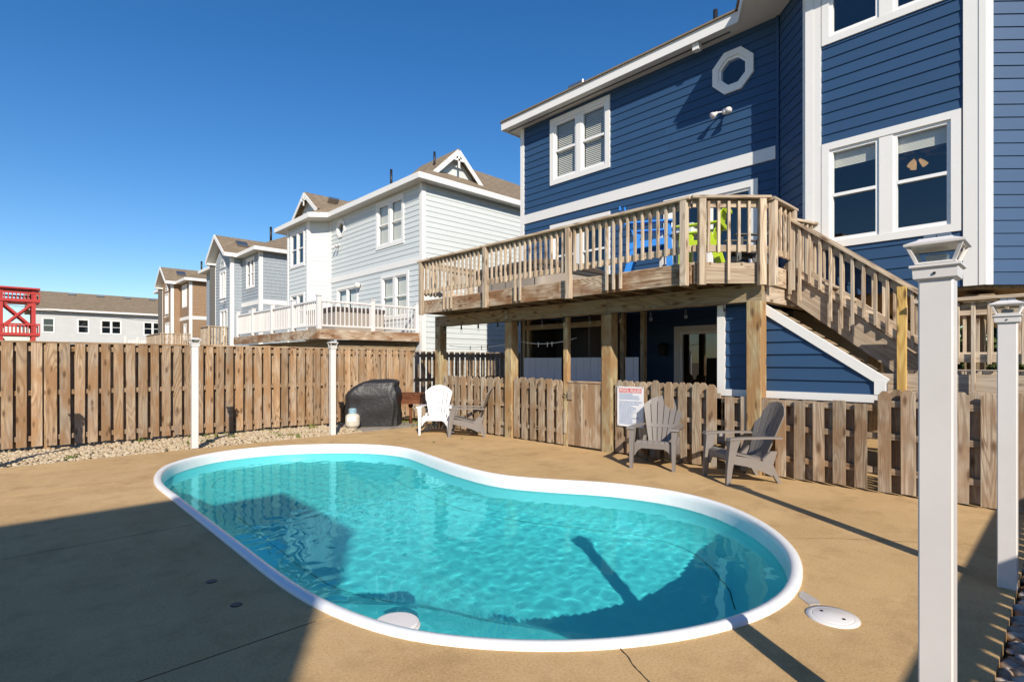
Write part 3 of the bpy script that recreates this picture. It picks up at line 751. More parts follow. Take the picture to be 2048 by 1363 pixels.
def octagon(f, parent, s, z, r_out, r_in, trim='trim_white'):
    def ngon(r, o): return [f.p(s + r * math.cos(math.pi / 8 + i * math.pi / 4), z + r * math.sin(math.pi / 8 + i * math.pi / 4), o) for i in range(8)]
    A, B, C_, D = ngon(r_out, 0), ngon(r_out, 0.05), ngon(r_in, 0.05), ngon(r_in, -0.06)
    E_, F_ = ngon(r_in - 0.045, 0.02), ngon(r_in - 0.045, -0.06)
    vs = A + B + C_ + D; fs = []
    for j in range(3):
        for i in range(8): fs.append((j * 8 + i, j * 8 + (i + 1) % 8, (j + 1) * 8 + (i + 1) % 8, (j + 1) * 8 + i))
    w_ = link('octagon_window', mesh('octagon_window', vs, fs, trim), parent)
    vs = ngon(r_in, 0.02) + E_ + F_; fs = []
    for j in range(2):
        for i in range(8): fs.append((j * 8 + i, j * 8 + (i + 1) % 8, (j + 1) * 8 + (i + 1) % 8, (j + 1) * 8 + i))
    link('sash', mesh('sash', vs, fs, 'sash_white'), w_)
    link('pane', mesh('pane', ngon(r_in - 0.04, 0.0), [tuple(range(8))], 'glass', False, f.n), w_)
def floodlight(f, s, z, label, mat='vinyl_white', parent=None):
    o = thing('floodlight', label, 'floodlight', f.p(s, z, 0.03)) if parent is None else parent
    b = f.p(s, z, 0.03)
    tube('base', [f.p(s, z, 0.02), f.p(s, z, 0.055)], 0.055, mat, o, 14)
    for k in (-1, 1):
        h = f.p(s + k * 0.05, z, 0.06); q = f.p(s + k * 0.1, z - 0.02, 0.13); e = f.p(s + k * 0.15, z - 0.09, 0.22)
        tube('arm', [h, q], 0.014, mat, o, 8)
        tube('lamp', [q, q.lerp(e, 0.45), q.lerp(e, 0.75), e], [0.025, 0.035, 0.055, 0.06], mat, o, 14)
    return o

# ================================================================== blue house
BH = thing('beach_house', 'navy blue beach house with white trim at right', 'house', (9.5, 6.5, 0))
FM = Face((9.5, 9.62), (0, -1), (-1, 0))          # s runs from the far left corner towards the bay
def sy(y): return 9.62 - y
h_upper = []
w_, q = window(FM, BH, sy(8.62), sy(6.89), 5.61, 7.17, 2, 0.12, 0.14, 'slats'); h_upper.append(q)
w_, q = window(FM, BH, sy(8.62), sy(6.89), 3.15, 4.67, 2, 0.11, 0.14, None, 'glass_dark'); h_upper.append(q)
# sliding glass door on the deck
w_, q = window(FM, BH, sy(5.60), sy(3.78), 2.68, 4.61, 2, 0.12, 0.06, None, 'glass_dark', rail=False); h_upper.append(q)
octagon(FM, BH, sy(4.22), 6.63, 0.40, 0.28)
h_upper.append((sy(4.22) - 0.26, sy(4.22) + 0.26, 6.37, 6.89))
h_low = []
w_, q = window(FM, BH, sy(5.37), sy(3.95), -0.02, 2.12, 1, 0.11, 0.06, None, 'glass_dark', rail=False); h_low.append(q)
backing(FM, 0.0, sy(3.43), 2.3, 7.3, h_upper, 'siding_blue', BH)
backing(FM, 0.0, sy(3.43), -0.1, 2.3, h_low, 'siding_blue', BH)
siding(FM, 0.12, sy(3.43) - 0.04, 2.62, 4.865, 0.16, 'siding_blue', BH, h_upper)
siding(FM, 0.12, sy(3.43) - 0.04, 5.085, 7.3, 0.16, 'siding_blue', BH, h_upper)
siding(FM, 0.12, sy(3.43) - 0.04, 0.0, 2.42, 0.16, 'siding_blue', BH, h_low)
fbox(FM, 'band_trim', 0.12, sy(3.49), 4.865, 5.085, 0.002, 0.034, 'trim_white', BH)
fbox(FM, 'corner_trim', 0.0, 0.12, 0, 7.28, 0.004, 0.036, 'trim_white', BH)
fbox(Face((9.5, 9.62), (1, 0), (0, 1)), 'corner_trim', 0.0, 0.12, 0, 7.28, 0.004, 0.036, 'trim_white', BH)
fbox(FM, 'inner_trim', sy(3.43) - 0.05, sy(3.43) - 0.005, 2.3, 7.28, 0.004, 0.036, 'siding_blue', BH)
# bay: 45 degree face, front face, 45 degree face
r2 = math.sqrt(0.5)
FB1 = Face((9.5, 3.43), (-r2, -r2), (-r2, r2))
L1 = 0.63 / r2
FB2 = Face((8.87, 2.80), (0, -1), (-1, 0))
FB3 = Face((8.87, 0.78), (r2, -r2), (-r2, -r2))
def tb(y): return 2.80 - y
hb = []
w_, q = window(FB2, BH, tb(2.60), tb(1.0), 3.11, 4.66, 2, 0.1, 0.16, 'top', 'glass'); hb.append(q)
w_, q = window(FB2, BH, tb(2.60), tb(1.0), 6.12, 7.6, 2, 0.1, 0.16, None, 'glass_dark'); hb.append(q)
backing(FB1, 0, L1, 2.4, 7.6, [], 'siding_blue', BH); siding(FB1, 0.03, L1 - 0.02, 2.6, 7.5, 0.16, 'siding_blue', BH)
backing(FB2, 0, tb(0.78), 2.4, 7.7, hb, 'siding_blue', BH); siding(FB2, 0.19, tb(0.98), 2.4, 7.6, 0.16, 'siding_blue', BH, hb)
backing(FB3, 0, 2.6, 2.4, 7.7, [], 'siding_blue', BH); siding(FB3, 0.07, 2.6, 2.4, 7.6, 0.16, 'siding_blue', BH)
fbox(FB2, 'corner_trim', -0.02, 0.09, 2.4, 7.6, 0.003, 0.045, 'trim_white', BH)
fbox(FB2, 'corner_trim', 0.092, 0.19, 2.4, 7.6, 0.003, 0.038, 'trim_white', BH)
fbox(FB1, 'corner_trim', L1 - 0.07, L1 + 0.02, 2.4, 7.6, 0.003, 0.04, 'trim_white', BH)
fbox(FB2, 'corner_trim', tb(0.98), tb(0.83), 2.4, 7.6, 0.003, 0.038, 'trim_white', BH)
fbox(FB2, 'corner_trim', tb(0.828), tb(0.78) + 0.02, 2.4, 7.6, 0.003, 0.045, 'trim_white', BH)
fbox(FB3, 'corner_trim', -0.02, 0.075, 2.4, 7.6, 0.003, 0.04, 'trim_white', BH)
# floor of the bay and hidden walls
pf = [(9.55, 3.38), (8.92, 2.78), (8.92, 0.80), (10.72, -1.0), (17.9, -1.0), (17.9, 3.38)]
n = len(pf); link('bay_floor', mesh('bay_floor', [(x, y, 2.36) for x, y in pf] + [(x, y, 2.41) for x, y in pf], [tuple(range(n)), tuple(range(n, 2 * n))] + [(i, (i + 1) % n, n + (i + 1) % n, n + i) for i in range(n)], 'wood_beam'), BH)
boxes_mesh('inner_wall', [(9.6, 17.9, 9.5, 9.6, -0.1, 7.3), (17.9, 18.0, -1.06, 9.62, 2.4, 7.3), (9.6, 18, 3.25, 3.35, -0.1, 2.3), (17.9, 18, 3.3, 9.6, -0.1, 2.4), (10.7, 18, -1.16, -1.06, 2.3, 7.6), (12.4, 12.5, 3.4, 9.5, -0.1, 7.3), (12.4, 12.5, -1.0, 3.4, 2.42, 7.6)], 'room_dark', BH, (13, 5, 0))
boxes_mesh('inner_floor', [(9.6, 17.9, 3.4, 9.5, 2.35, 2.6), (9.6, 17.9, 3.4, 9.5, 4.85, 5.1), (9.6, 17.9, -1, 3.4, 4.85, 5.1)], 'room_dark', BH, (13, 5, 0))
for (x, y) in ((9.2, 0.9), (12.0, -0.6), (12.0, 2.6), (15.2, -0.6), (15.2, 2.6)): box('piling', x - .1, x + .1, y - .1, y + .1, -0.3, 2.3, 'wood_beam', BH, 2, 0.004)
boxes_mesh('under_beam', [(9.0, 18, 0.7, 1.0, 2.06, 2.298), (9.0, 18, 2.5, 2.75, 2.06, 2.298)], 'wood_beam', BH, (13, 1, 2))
# eaves and roof
EV = [(9.15, 9.95), (9.15, 3.97), (8.42, 3.54), (8.42, 0.45), (10.6, -1.7), (18.4, -1.7), (18.4, 9.95)]
n = len(EV)
link('soffit', mesh('soffit', [(x, y, 7.26) for x, y in EV] + [(x, y, 7.3) for x, y in EV], [tuple(range(n)), tuple(range(n, 2 * n))] + [(i, (i + 1) % n, n + (i + 1) % n, n + i) for i in range(n)], 'trim_soffit'), BH)
for i in range(n):
    a, b = Vector((*EV[i], 0)), Vector((*EV[(i + 1) % n], 0)); d_ = (b - a).normalized(); nn = Vector((d_.y, -d_.x, 0)); c_ = Vector((13, 5, 0))
    if (a - c_).dot(nn) < 0: nn = -nn
    stick('fascia', a + nn * 0.012 + Z * 7.34 - d_ * 0.012, b + nn * 0.012 + Z * 7.34 + d_ * 0.012, 0.19, 0.022, Z, 'trim_white', BH, 0.0)
    stick('drip_edge', a + nn * 0.03 + Z * 7.45 - d_ * 0.02, b + nn * 0.03 + Z * 7.45 + d_ * 0.02, 0.03, 0.06, Z, 'shingle', BH, 0.0)
stick('soffit_vent', (9.33, 9.9, 7.258), (9.33, 4.2, 7.258), 0.05, 0.006, X, 'room_dark', BH, 0.0)
box('soffit_block', 9.18, 9.3, 4.72, 4.84, 7.13, 7.26, 'trim_white', BH, 2)
EW = EV
vs = [(x, y, 7.45) for x, y in EV] + [(12.2, 7.2, 8.6), (12.6, 2.0, 8.7), (15.2, 2.0, 8.7), (15.2, 7.2, 8.6)]
link('roof', mesh('roof', vs, [(0, 1, 8, 7), (1, 2, 8), (2, 3, 8), (3, 4, 8), (4, 5, 9, 8), (5, 6, 10, 9), (6, 0, 7, 10), (7, 8, 9, 10)], 'shingle'), BH)
tube('vent_pipe', [(10.2, 4.89, 7.6), (10.2, 4.89, 8.36)], 0.045, 'metal_black', BH, 12)
box('roof_vent', 10.25, 10.6, 8.25, 8.75, 7.85, 8.3, 'metal_grey', BH, 2, 0.02)
floodlight(FM, sy(4.36), 5.95, 'white twin floodlight on the blue wall below the octagon window')
f4 = Face((8.87, 0.78), (r2, -r2), (-r2, -r2))
# wall lantern by the lower door
lt = thing('wall_lantern', 'black wall lantern beside the lower glass door', 'lantern', (9.42, 5.55, 1.6))
box('bracket', 9.42, 9.49, 5.52, 5.58, 1.62, 1.8, 'metal_black', lt, 2)
ptmesh('cage', [(0.05, -0.12), (0.07, 0.06), (0.085, 0.065), (0.02, 0.14)], 'metal_black', lt, Matrix.Translation(Vector((9.36, 5.55, 1.68))))
ptmesh('lamp_glass', [(0.052, -0.10), (0.071, 0.045)], 'glass_clear', lt, Matrix.Translation(Vector((9.355, 5.55, 1.68))))
# ceiling fan seen through the bay window
cf = thing('ceiling_fan', 'ceiling fan with glowing glass lamps seen through the bay window', 'ceiling fan', (9.8, 1.62, 4.2))
tube('rod', [(9.8, 1.62, 4.86), (9.8, 1.62, 4.52)], 0.02, 'metal_black', cf, 8)
lathe('motor', [(0.0, 0.0), (0.1, 0.02), (0.12, 0.08), (0.06, 0.13), (0.0, 0.14)], 16, 'metal_black', cf, (9.8, 1.62, 4.42))
for k in range(5):
    a = k * 2 * math.pi / 5 + 0.3; d_ = Vector((math.cos(a), math.sin(a), 0))
    stick('blade', Vector((9.8, 1.62, 4.49)) + d_ * 0.12, Vector((9.8, 1.62, 4.5)) + d_ * 0.55, 0.13, 0.01, d_.cross(Z), 'wood_beam', cf, 0.0)
for k in range(3):
    a = k * 2 * math.pi / 3 + 2.6; d_ = Vector((math.cos(a), math.sin(a), 0)); b = Vector((9.8, 1.62, 4.42))
    tube('lamp_shade', [b + d_ * 0.04, b + d_ * 0.07 + Z * -0.04, b + d_ * 0.11 + Z * -0.10], [0.015, 0.03, 0.042], 'bulb_lit', cf, 12)

# ================================================================== raised deck
DK = thing('raised_deck', 'weathered wooden raised deck with baluster railing on the blue house', 'deck', (7.5, 6.3, 0))
for y in (9.73, 7.45, 5.165, 2.85): box('post', 7.0, 7.185, y - .0925, y + .0925, -0.3, 2.22, 'wood_post', DK, 2, 0.006)
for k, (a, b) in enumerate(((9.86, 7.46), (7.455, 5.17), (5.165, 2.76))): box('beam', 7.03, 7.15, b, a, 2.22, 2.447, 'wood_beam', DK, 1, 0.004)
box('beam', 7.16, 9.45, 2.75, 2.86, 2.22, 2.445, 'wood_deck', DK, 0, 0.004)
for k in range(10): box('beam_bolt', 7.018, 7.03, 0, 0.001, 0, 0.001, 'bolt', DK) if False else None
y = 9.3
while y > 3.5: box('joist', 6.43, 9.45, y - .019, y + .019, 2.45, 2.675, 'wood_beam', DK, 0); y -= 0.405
for y, x0 in ((3.25, 6.66), (2.98, 6.92)): box('joist', x0, 9.45, y - .019, y + .019, 2.45, 2.675, 'wood_beam', DK, 0)
RIMP = [(6.40, 9.38), (6.40, 3.38), (7.06, 2.74), (7.82, 2.74)]
def rimboard(a, b, z0, z1, t=0.038, mat='wood_rim'):
    a, b = Vector((*a, 0)), Vector((*b, 0)); d_ = (b - a).normalized()
    return stick('rim_board', a + Z * (z0 + z1) / 2, b + Z * (z0 + z1) / 2, z1 - z0, t, Z, mat, DK, 0.003)
for y0, y1 in ((9.38, 7.9), (7.897, 5.62), (5.617, 3.39)): rimboard((6.40, y0), (6.40, y1), 2.44, 2.70)
rimboard((6.41, 3.36), (7.055, 2.735), 2.44, 2.70, mat='wood_deck'); rimboard((7.07, 2.74), (7.82, 2.74), 2.44, 2.70, mat='wood_deck')
rimboard((6.42, 9.40), (9.45, 9.40), 2.44, 2.70)
x = 6.46
while x < 9.4:
    ye = 3.38 - max(0, min(0.62, (x - 6.42))) if x < 7.05 else 2.75
    box('deck_board', x - .068, x + .068, ye, 9.38, 2.677, 2.71, 'wood_deck', DK, 1); x += 0.142
# railing
def rail_run(a, b, posts, parent, zb=2.71, ztop=3.53, cap=True, bal=True, outn=None, long_groups=(), spacing=0.118, mat='wood_deck', low=2.83, start=0.1, end=0.06):
    a, b = Vector((*a, 0)), Vector((*b, 0)); d_ = (b - a).normalized(); L = (b - a).length
    n_ = Vector(outn) if outn else Vector((d_.y, -d_.x, 0))
    if cap: stick('rail_cap', a - d_ * 0.03 + n_ * 0.045 + Z * (ztop - 0.019), b + d_ * 0.03 + n_ * 0.045 + Z * (ztop - 0.019), 0.14, 0.038, n_, mat, parent, 0.005)
    stick('top_rail', a + n_ * 0.012 + Z * (ztop - 0.09), b + n_ * 0.012 + Z * (ztop - 0.09), 0.085, 0.036, Z, mat, parent)
    stick('bottom_rail', a + n_ * 0.012 + Z * (low + 0.05), b + n_ * 0.012 + Z * (low + 0.05), 0.085, 0.036, Z, mat, parent)
    for s in posts: q = a + d_ * s + n_ * 0.066; stick('rail_post', q + Z * (zb - 0.30), q + Z * (ztop - 0.04), 0.088, 0.088, d_, mat, parent, 0.006)
    s = start; i = 0
    while s < L - end:
        if min([abs(s - p) for p in posts] + [9]) > 0.075:
            q = a + d_ * s + n_ * 0.05; lg = any(g0 <= s <= g1 for g0, g1 in long_groups)
            o = stick('baluster', q + Z * ((zb - 0.24) if lg else low - 0.01), q + Z * (ztop - 0.055), 0.036, 0.036, d_, mat, parent, 0.004)
        s += spacing; i += 1
rail_run((6.38, 9.40), (6.38, 3.38), (0.06, 2.09, 4.04, 5.96), DK, outn=(-1, 0, 0), long_groups=((0.72, 1.06), (2.72, 3.06), (4.66, 5.0)), spacing=0.119)
rail_run((6.37, 3.36), (7.045, 2.72), (0.10, 0.86), DK, outn=(-r2, -r2, 0), long_groups=((0.44, 0.5),), start=0.19, spacing=0.128, end=0.1)
rail_run((7.09, 2.72), (7.86, 2.72), (0.04, 0.72), DK, outn=(0, -1, 0), start=0.16, spacing=0.16)
rail_run((6.42, 9.42), (9.46, 9.42), (1.3, 2.9), DK, outn=(0, 1, 0))
# rail fragment by the bay wall
for k, p in enumerate(((8.72, 2.66), (8.6, 2.66))): pass
stick('rail_cap', (8.3, 2.86, 3.50), (8.84, 2.70, 3.50), 0.13, 0.038, Y, 'wood_deck', DK, 0.004)
for k in range(5): stick('baluster', (8.34 + 0.1 * k, 2.83 - 0.03 * k, 2.7), (8.34 + 0.1 * k, 2.83 - 0.03 * k, 3.47), 0.036, 0.036, X, 'wood_deck', DK)
for z in (2.28, 2.33, 2.39): stick('bolt', (6.998, 7.5 - z * 0, z), (7.03, 7.5, z), 0.02, 0.02, Z, 'bolt', DK, 0.0)
for y in (2.79, 2.85):
    for z in (2.0, 1.93): stick('bolt', (7.005, y + (0.02 if z < 1.95 else 0), z), (7.02, y + (0.02 if z < 1.95 else 0), z), 0.022, 0.022, Z, 'bolt', DK, 0.0)

# ================================================================== staircase
ST = thing('staircase', 'weathered wooden staircase from the raised deck down to a side landing', 'stairs', (8.2, 1.8, 0))
S0, S1 = Vector((7.84, 2.72, 2.60)), Vector((7.84, 1.28, 1.40))
dS = (S1 - S0).normalized()
for x in (7.84, 8.78): stick('stringer', (x, S0.y + 0.02, S0.z - 0.08), (x, S1.y - 0.05, S1.z - 0.12), 0.30, 0.04, Z, 'wood_deck', ST, 0.003)
for k in range(7):
    z = 2.70 - 0.1957 * (k + 1) + 0.0; y = 2.60 - 0.21 * k
    if k < 6: box('tread', 7.87, 8.75, y - 0.27, y, z - 0.02, z + 0.018, 'wood_deck', ST, 0, 0.004)
def srail(x, n_, par):
    a, b = Vector((x, 2.74, 3.43)), Vector((x, 1.24, 2.23)); d_ = (b - a).normalized()
    up = d_.cross(X) if d_.cross(X).z > 0 else -d_.cross(X)
    stick('handrail', a + X * n_ * 0.03, b + X * n_ * 0.03, 0.09, 0.036, X, 'wood_deck', par, 0.004)
    stick('top_rail', a - Z * 0.075, b - Z * 0.075, 0.085, 0.036, Z, 'wood_deck', par)
    stick('bottom_rail', a - Z * 0.66, b - Z * 0.66, 0.085, 0.036, Z, 'wood_deck', par)
    for k in range(12):
        q = a.lerp(b, (k + 0.55) / 12.2); lg = k in (0, 1, 4, 5, 6)
        stick('baluster', (x + n_ * 0.037, q.y, q.z - (1.02 if lg else 0.70)), (x + n_ * 0.037, q.y, q.z - 0.03), 0.036, 0.036, Y, 'wood_deck', par, 0.004)
srail(7.80, -1, ST); srail(8.74, 1, ST)
stick('newel_post', (7.42, 1.36, 1.09), (7.42, 1.36, 2.30), 0.09, 0.045, Y, 'wood_new', ST, 0.004)
stick('stair_post', (7.80, 1.20, 1.0), (7.80, 1.20, 2.35), 0.088, 0.088, Y, 'wood_deck', ST, 0.004)
for k in range(9): box('landing_board', 7.46, 8.8, 1.40 - 0.145 * (k + 1), 1.40 - 0.145 * k - 0.006, 1.31, 1.345, 'wood_deck', ST, 0)
for x in (7.44, 8.82): stick('rim_board', (x, 1.62, 1.19), (x, -1.3, 1.19), 0.235, 0.038, Z, 'wood_deck', ST, 0.003)
for y in (1.62, 0.2, -1.2): stick('landing_joist', (7.46, y, 1.19), (8.8, y, 1.19), 0.2, 0.038, Z, 'wood_deck', ST)
for (x, y) in ((7.5, 0.5), (8.75, 1.1), (7.5, -1.1), (8.75, -1.1)): box('landing_post', x - .045, x + .045, y - .045, y + .045, -0.2, 1.07, 'wood_deck', ST, 2)
rail_run((7.42, 1.20), (7.42, -1.3), (1.12, 2.4), ST, zb=1.345, ztop=2.12, outn=(-1, 0, 0), long_groups=((0.43, 0.5), (1.3, 1.4)), low=1.43, spacing=0.128, start=0.08)
rail_run((8.84, 1.20), (8.84, -1.3), (1.12, 2.4), ST, zb=1.345, ztop=2.16, outn=(1, 0, 0), low=1.47, spacing=0.128)

# ================================================================== blue storage panel under the stairs
SP = thing('storage_enclosure', 'blue clapboard enclosure with white trim under the stairs', 'enclosure', (7.3, 2.5, 0.98))
FP = Face((7.21, 3.41), (0, -1), (-1, 0))
def pl(y): return 3.41 - y
def topz(s): return 2.21 - max(0.0, s - 0.56) * 0.70
outl = [(0, 0.98), (1.95, 0.98), (1.95, 1.24), (0.56, 2.22), (0, 2.22)]
poly_prism('sheathing', [(a, b) for a, b in outl], FP.p(0, 0, -0.03), FP.u, Z, FP.n, 0.03, 'siding_blue', SP)
zc = 1.06
while zc < 2.2:
    s_end = min(1.86, 0.56 + (2.18 - zc - 0.075) / 0.70); s_top = min(1.86, 0.56 + (2.18 - zc - 0.235) / 0.70)
    s_top = max(s_top, 0.12); zt = min(zc + 0.16, 2.2)
    vs = []
    for (s, z, o_) in ((0.1, zc, 0), (s_end, zc, 0), (s_end, zc, 0.028), (0.1, zc, 0.028), (0.1, zt, 0), (s_top, zt, 0), (s_top, zt, 0.008), (0.1, zt, 0.008)): vs.append(FP.p(s, z, o_))
    fm = frame(FP.p(0.1, zc, 0), Z, FP.n, Z.cross(FP.n)); inv = fm.inverted()
    link('siding_board', mesh('siding_board', [inv @ v for v in vs], QF, 'siding_blue'), SP, fm); zc += 0.16
fbox(FP, 'trim_board', 0, 0.105, 0.98, 2.22, 0.002, 0.045, 'trim_white', SP)
fbox(FP, 'trim_board', 0.107, 1.95, 0.98, 1.07, 0.002, 0.045, 'trim_white', SP)
stick('trim_board', FP.p(0.56, 2.175, 0.024), FP.p(1.952, 1.20, 0.024), 0.11, 0.046, Z, 'trim_white', SP, 0.002)
fbox(FP, 'trim_board', 1.84, 1.948, 1.072, 1.24, 0.003, 0.05, 'trim_white', SP)
for k in range(9):
    s = 0.62 + 0.15 * k; z = topz(s) - 0.045
    stick('roof_board', FP.p(s, z, -0.04), FP.p(s + 0.02, z - 0.01, -0.6), 0.14, 0.022, FP.u - Z * 0.62, 'wood_beam', SP, 0.003)

# ================================================================== picket fences and gate
def picket_run(y0, y1, label, mat, h=1.125, ear=0.042, back=True, hb=1.12, z0=0.02, phase=0.06):
    t = thing('picket_fence', label, 'fence', (7.04, (y0 + y1) / 2, 0), 'picket fence sections')
    y = y0 - phase - 0.065
    while y - 0.06 > y1:
        plank('picket', (7.035, y, z0 + random.uniform(-.008, .008)), -Y, random.choice((0.13, 0.14)) - (0.01 if y0 < 4 else 0), h + random.uniform(-.012, .012), 0.018, mat, t, ear, random.uniform(-.006, .006))
        if back and y - 0.17 > y1: plank('picket', (7.11, y - (0.06 if y0 > 5 else 0.1), z0), -Y, 0.13, hb + random.uniform(-.012, .012), 0.018, mat, t, ear)
        y -= 0.215
    for z in (0.24, 0.62, 0.98) if h > 1 else (0.24, 0.62, 0.93): stick('rail', (7.08, y0, z), (7.08, y1, z), 0.07, 0.036, Z, mat, t)
    return t
picket_run(9.62, 7.56, 'tan picket fence section behind the white chair', 'wood_picket')
picket_run(7.34, 6.12, 'tan picket fence section left of the board gate', 'wood_picket', phase=0.02)
picket_run(5.06, 3.32, 'weathered picket fence section behind the pool rules sign and grey chair', 'wood_picket')
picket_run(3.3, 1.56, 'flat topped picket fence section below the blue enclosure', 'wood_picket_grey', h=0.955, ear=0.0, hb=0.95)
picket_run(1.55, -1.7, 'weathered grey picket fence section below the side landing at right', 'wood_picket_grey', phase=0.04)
gp = box('gate_post', 7.03, 7.12, 6.0, 6.09, -0.2, 2.22, 'wood_post', None, 2, 0.004); tag(gp, 'slim wooden gate post reaching up to the deck beam', 'post')
gt = thing('gate', 'solid vertical board gate between the slim post and the deck post', 'gate', (7.05, 5.6, 0))
y = 5.985; k = 0
while y > 5.28: plank('gate_board', (7.04, y - 0.07, 0.03), -Y, 0.14, 1.06, 0.018, 'wood_picket', gt); y -= 0.1425
stick('top_rail', (7.06, 5.985, 1.10), (7.06, 5.27, 1.10), 0.08, 0.03, X, 'wood_picket', gt)
for z in (0.25, 0.9): stick('cross_rail', (7.075, 5.985, z), (7.075, 5.27, z), 0.085, 0.036, Z, 'wood_picket', gt)
plank('latch_block', (7.02, 5.93, 0.80), -Y, 0.1, 0.17, 0.022, 'wood_picket', gt, 0.02)
tube('latch', [(7.0, 6.06, 0.9), (6.99, 6.02, 0.87), (6.995, 5.97, 0.88), (6.985, 5.99, 0.84)], 0.008, 'metal_black', gt)
plank('stop_board', (7.02, 6.045, 0.22), -Y, 0.05, 0.42, 0.02, 'wood_picket', gt)

# ================================================================== shower stall under the deck
SH = thing('shower_stall', 'outdoor shower stall with pale grey lower panels under the deck', 'shower stall', (8.2, 6.8, 0))
for (y0, y1) in ((8.03, 6.96), (6.78, 6.02), (5.49, 5.22)):
    y = y0
    while y - 0.05 > y1: box('panel_board', 8.0, 8.02, max(y1, y - 0.172), y, 0.08, 1.52, 'vinyl_panel', SH, 2, 0.004); y -= 0.175
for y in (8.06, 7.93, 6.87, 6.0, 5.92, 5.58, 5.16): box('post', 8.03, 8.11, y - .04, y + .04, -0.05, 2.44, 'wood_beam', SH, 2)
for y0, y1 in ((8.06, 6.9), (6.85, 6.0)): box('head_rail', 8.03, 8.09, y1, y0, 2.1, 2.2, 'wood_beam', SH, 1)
boxes_mesh('back_panel', [(9.2, 9.22, 6.4, 8.2, 0, 2.4), (8.1, 9.2, 6.36, 6.39, 0, 2.4), (8.1, 9.2, 8.2, 8.23, 0, 2.4)], 'room_dark', SH, (8.8, 7, 0))  # dark colour stands in for the shade inside the stall

# ================================================================== pool rules sign
SG = thing('pool_rules_sign', 'white pool rules sign with red heading fixed to the pickets', 'sign', (6.99, 4.72, 0.45))
FS = Face((7.012, 4.955), (0, -1), (-1, 0))
strips(FS, 'sign_panel', [(0, 0.475, 0.445, 1.06, 0, 0.006)], 'sign_white', SG)
strips(FS, 'heading_band', [(0.035, 0.44, 0.965, 1.035, 0.006, 0.0075)], 'sign_red', SG)
def text(name, body, f, s0, z0, size, mat, parent, width=None, out=0.008):
    cu = bpy.data.curves.new(name, 'FONT'); cu.body = body; cu.size = size; cu.extrude = 0.0004; cu.offset = size * 0.02
    ob = bpy.data.objects.new(name, cu); C.objects.link(ob)
    bpy.context.view_layer.update()
    me = bpy.data.meshes.new_from_object(ob.evaluated_get(bpy.context.evaluated_depsgraph_get())); bpy.data.objects.remove(ob)
    me.materials.clear(); me.materials.append(M(mat))
    if width:
        xs = [v.co.x for v in me.vertices]; k = width / (max(xs) - min(xs))
        for v in me.vertices: v.co.x = (v.co.x - min(xs)) * k
    return link(name, me, parent, frame(f.p(s0, z0, out), f.u, Z, f.n))
text('heading', 'POOL RULES', FS, 0.05, 0.975, 0.07, 'sign_text_white', SG, 0.375, 0.0085)
text('warning_line', 'ADULTS SHOULD NOT SWIM ALONE', FS, 0.04, 0.815, 0.028, 'sign_blue', SG, 0.40, 0.0068)
L = []; rr = random.Random(3); z = 0.945
while z > 0.475:
    if not (0.80 < z < 0.85):
        s = 0.04; e_ = rr.uniform(0.24, 0.42)
        while s < e_: w_ = rr.uniform(0.012, 0.045); L.append((s, min(s + w_, e_), z, z + 0.0075, 0.006, 0.0068)); s += w_ + 0.007
    z -= 0.0165
strips(FS, 'rule_lines', L, 'sign_blue', SG)['kind'] = 'stuff'
for s in (0.02, 0.455):
    for z in (0.46, 1.045): strips(FS, 'screw', [(s - .006, s + .006, z - .006, z + .006, 0.006, 0.009)], 'metal_black', SG)

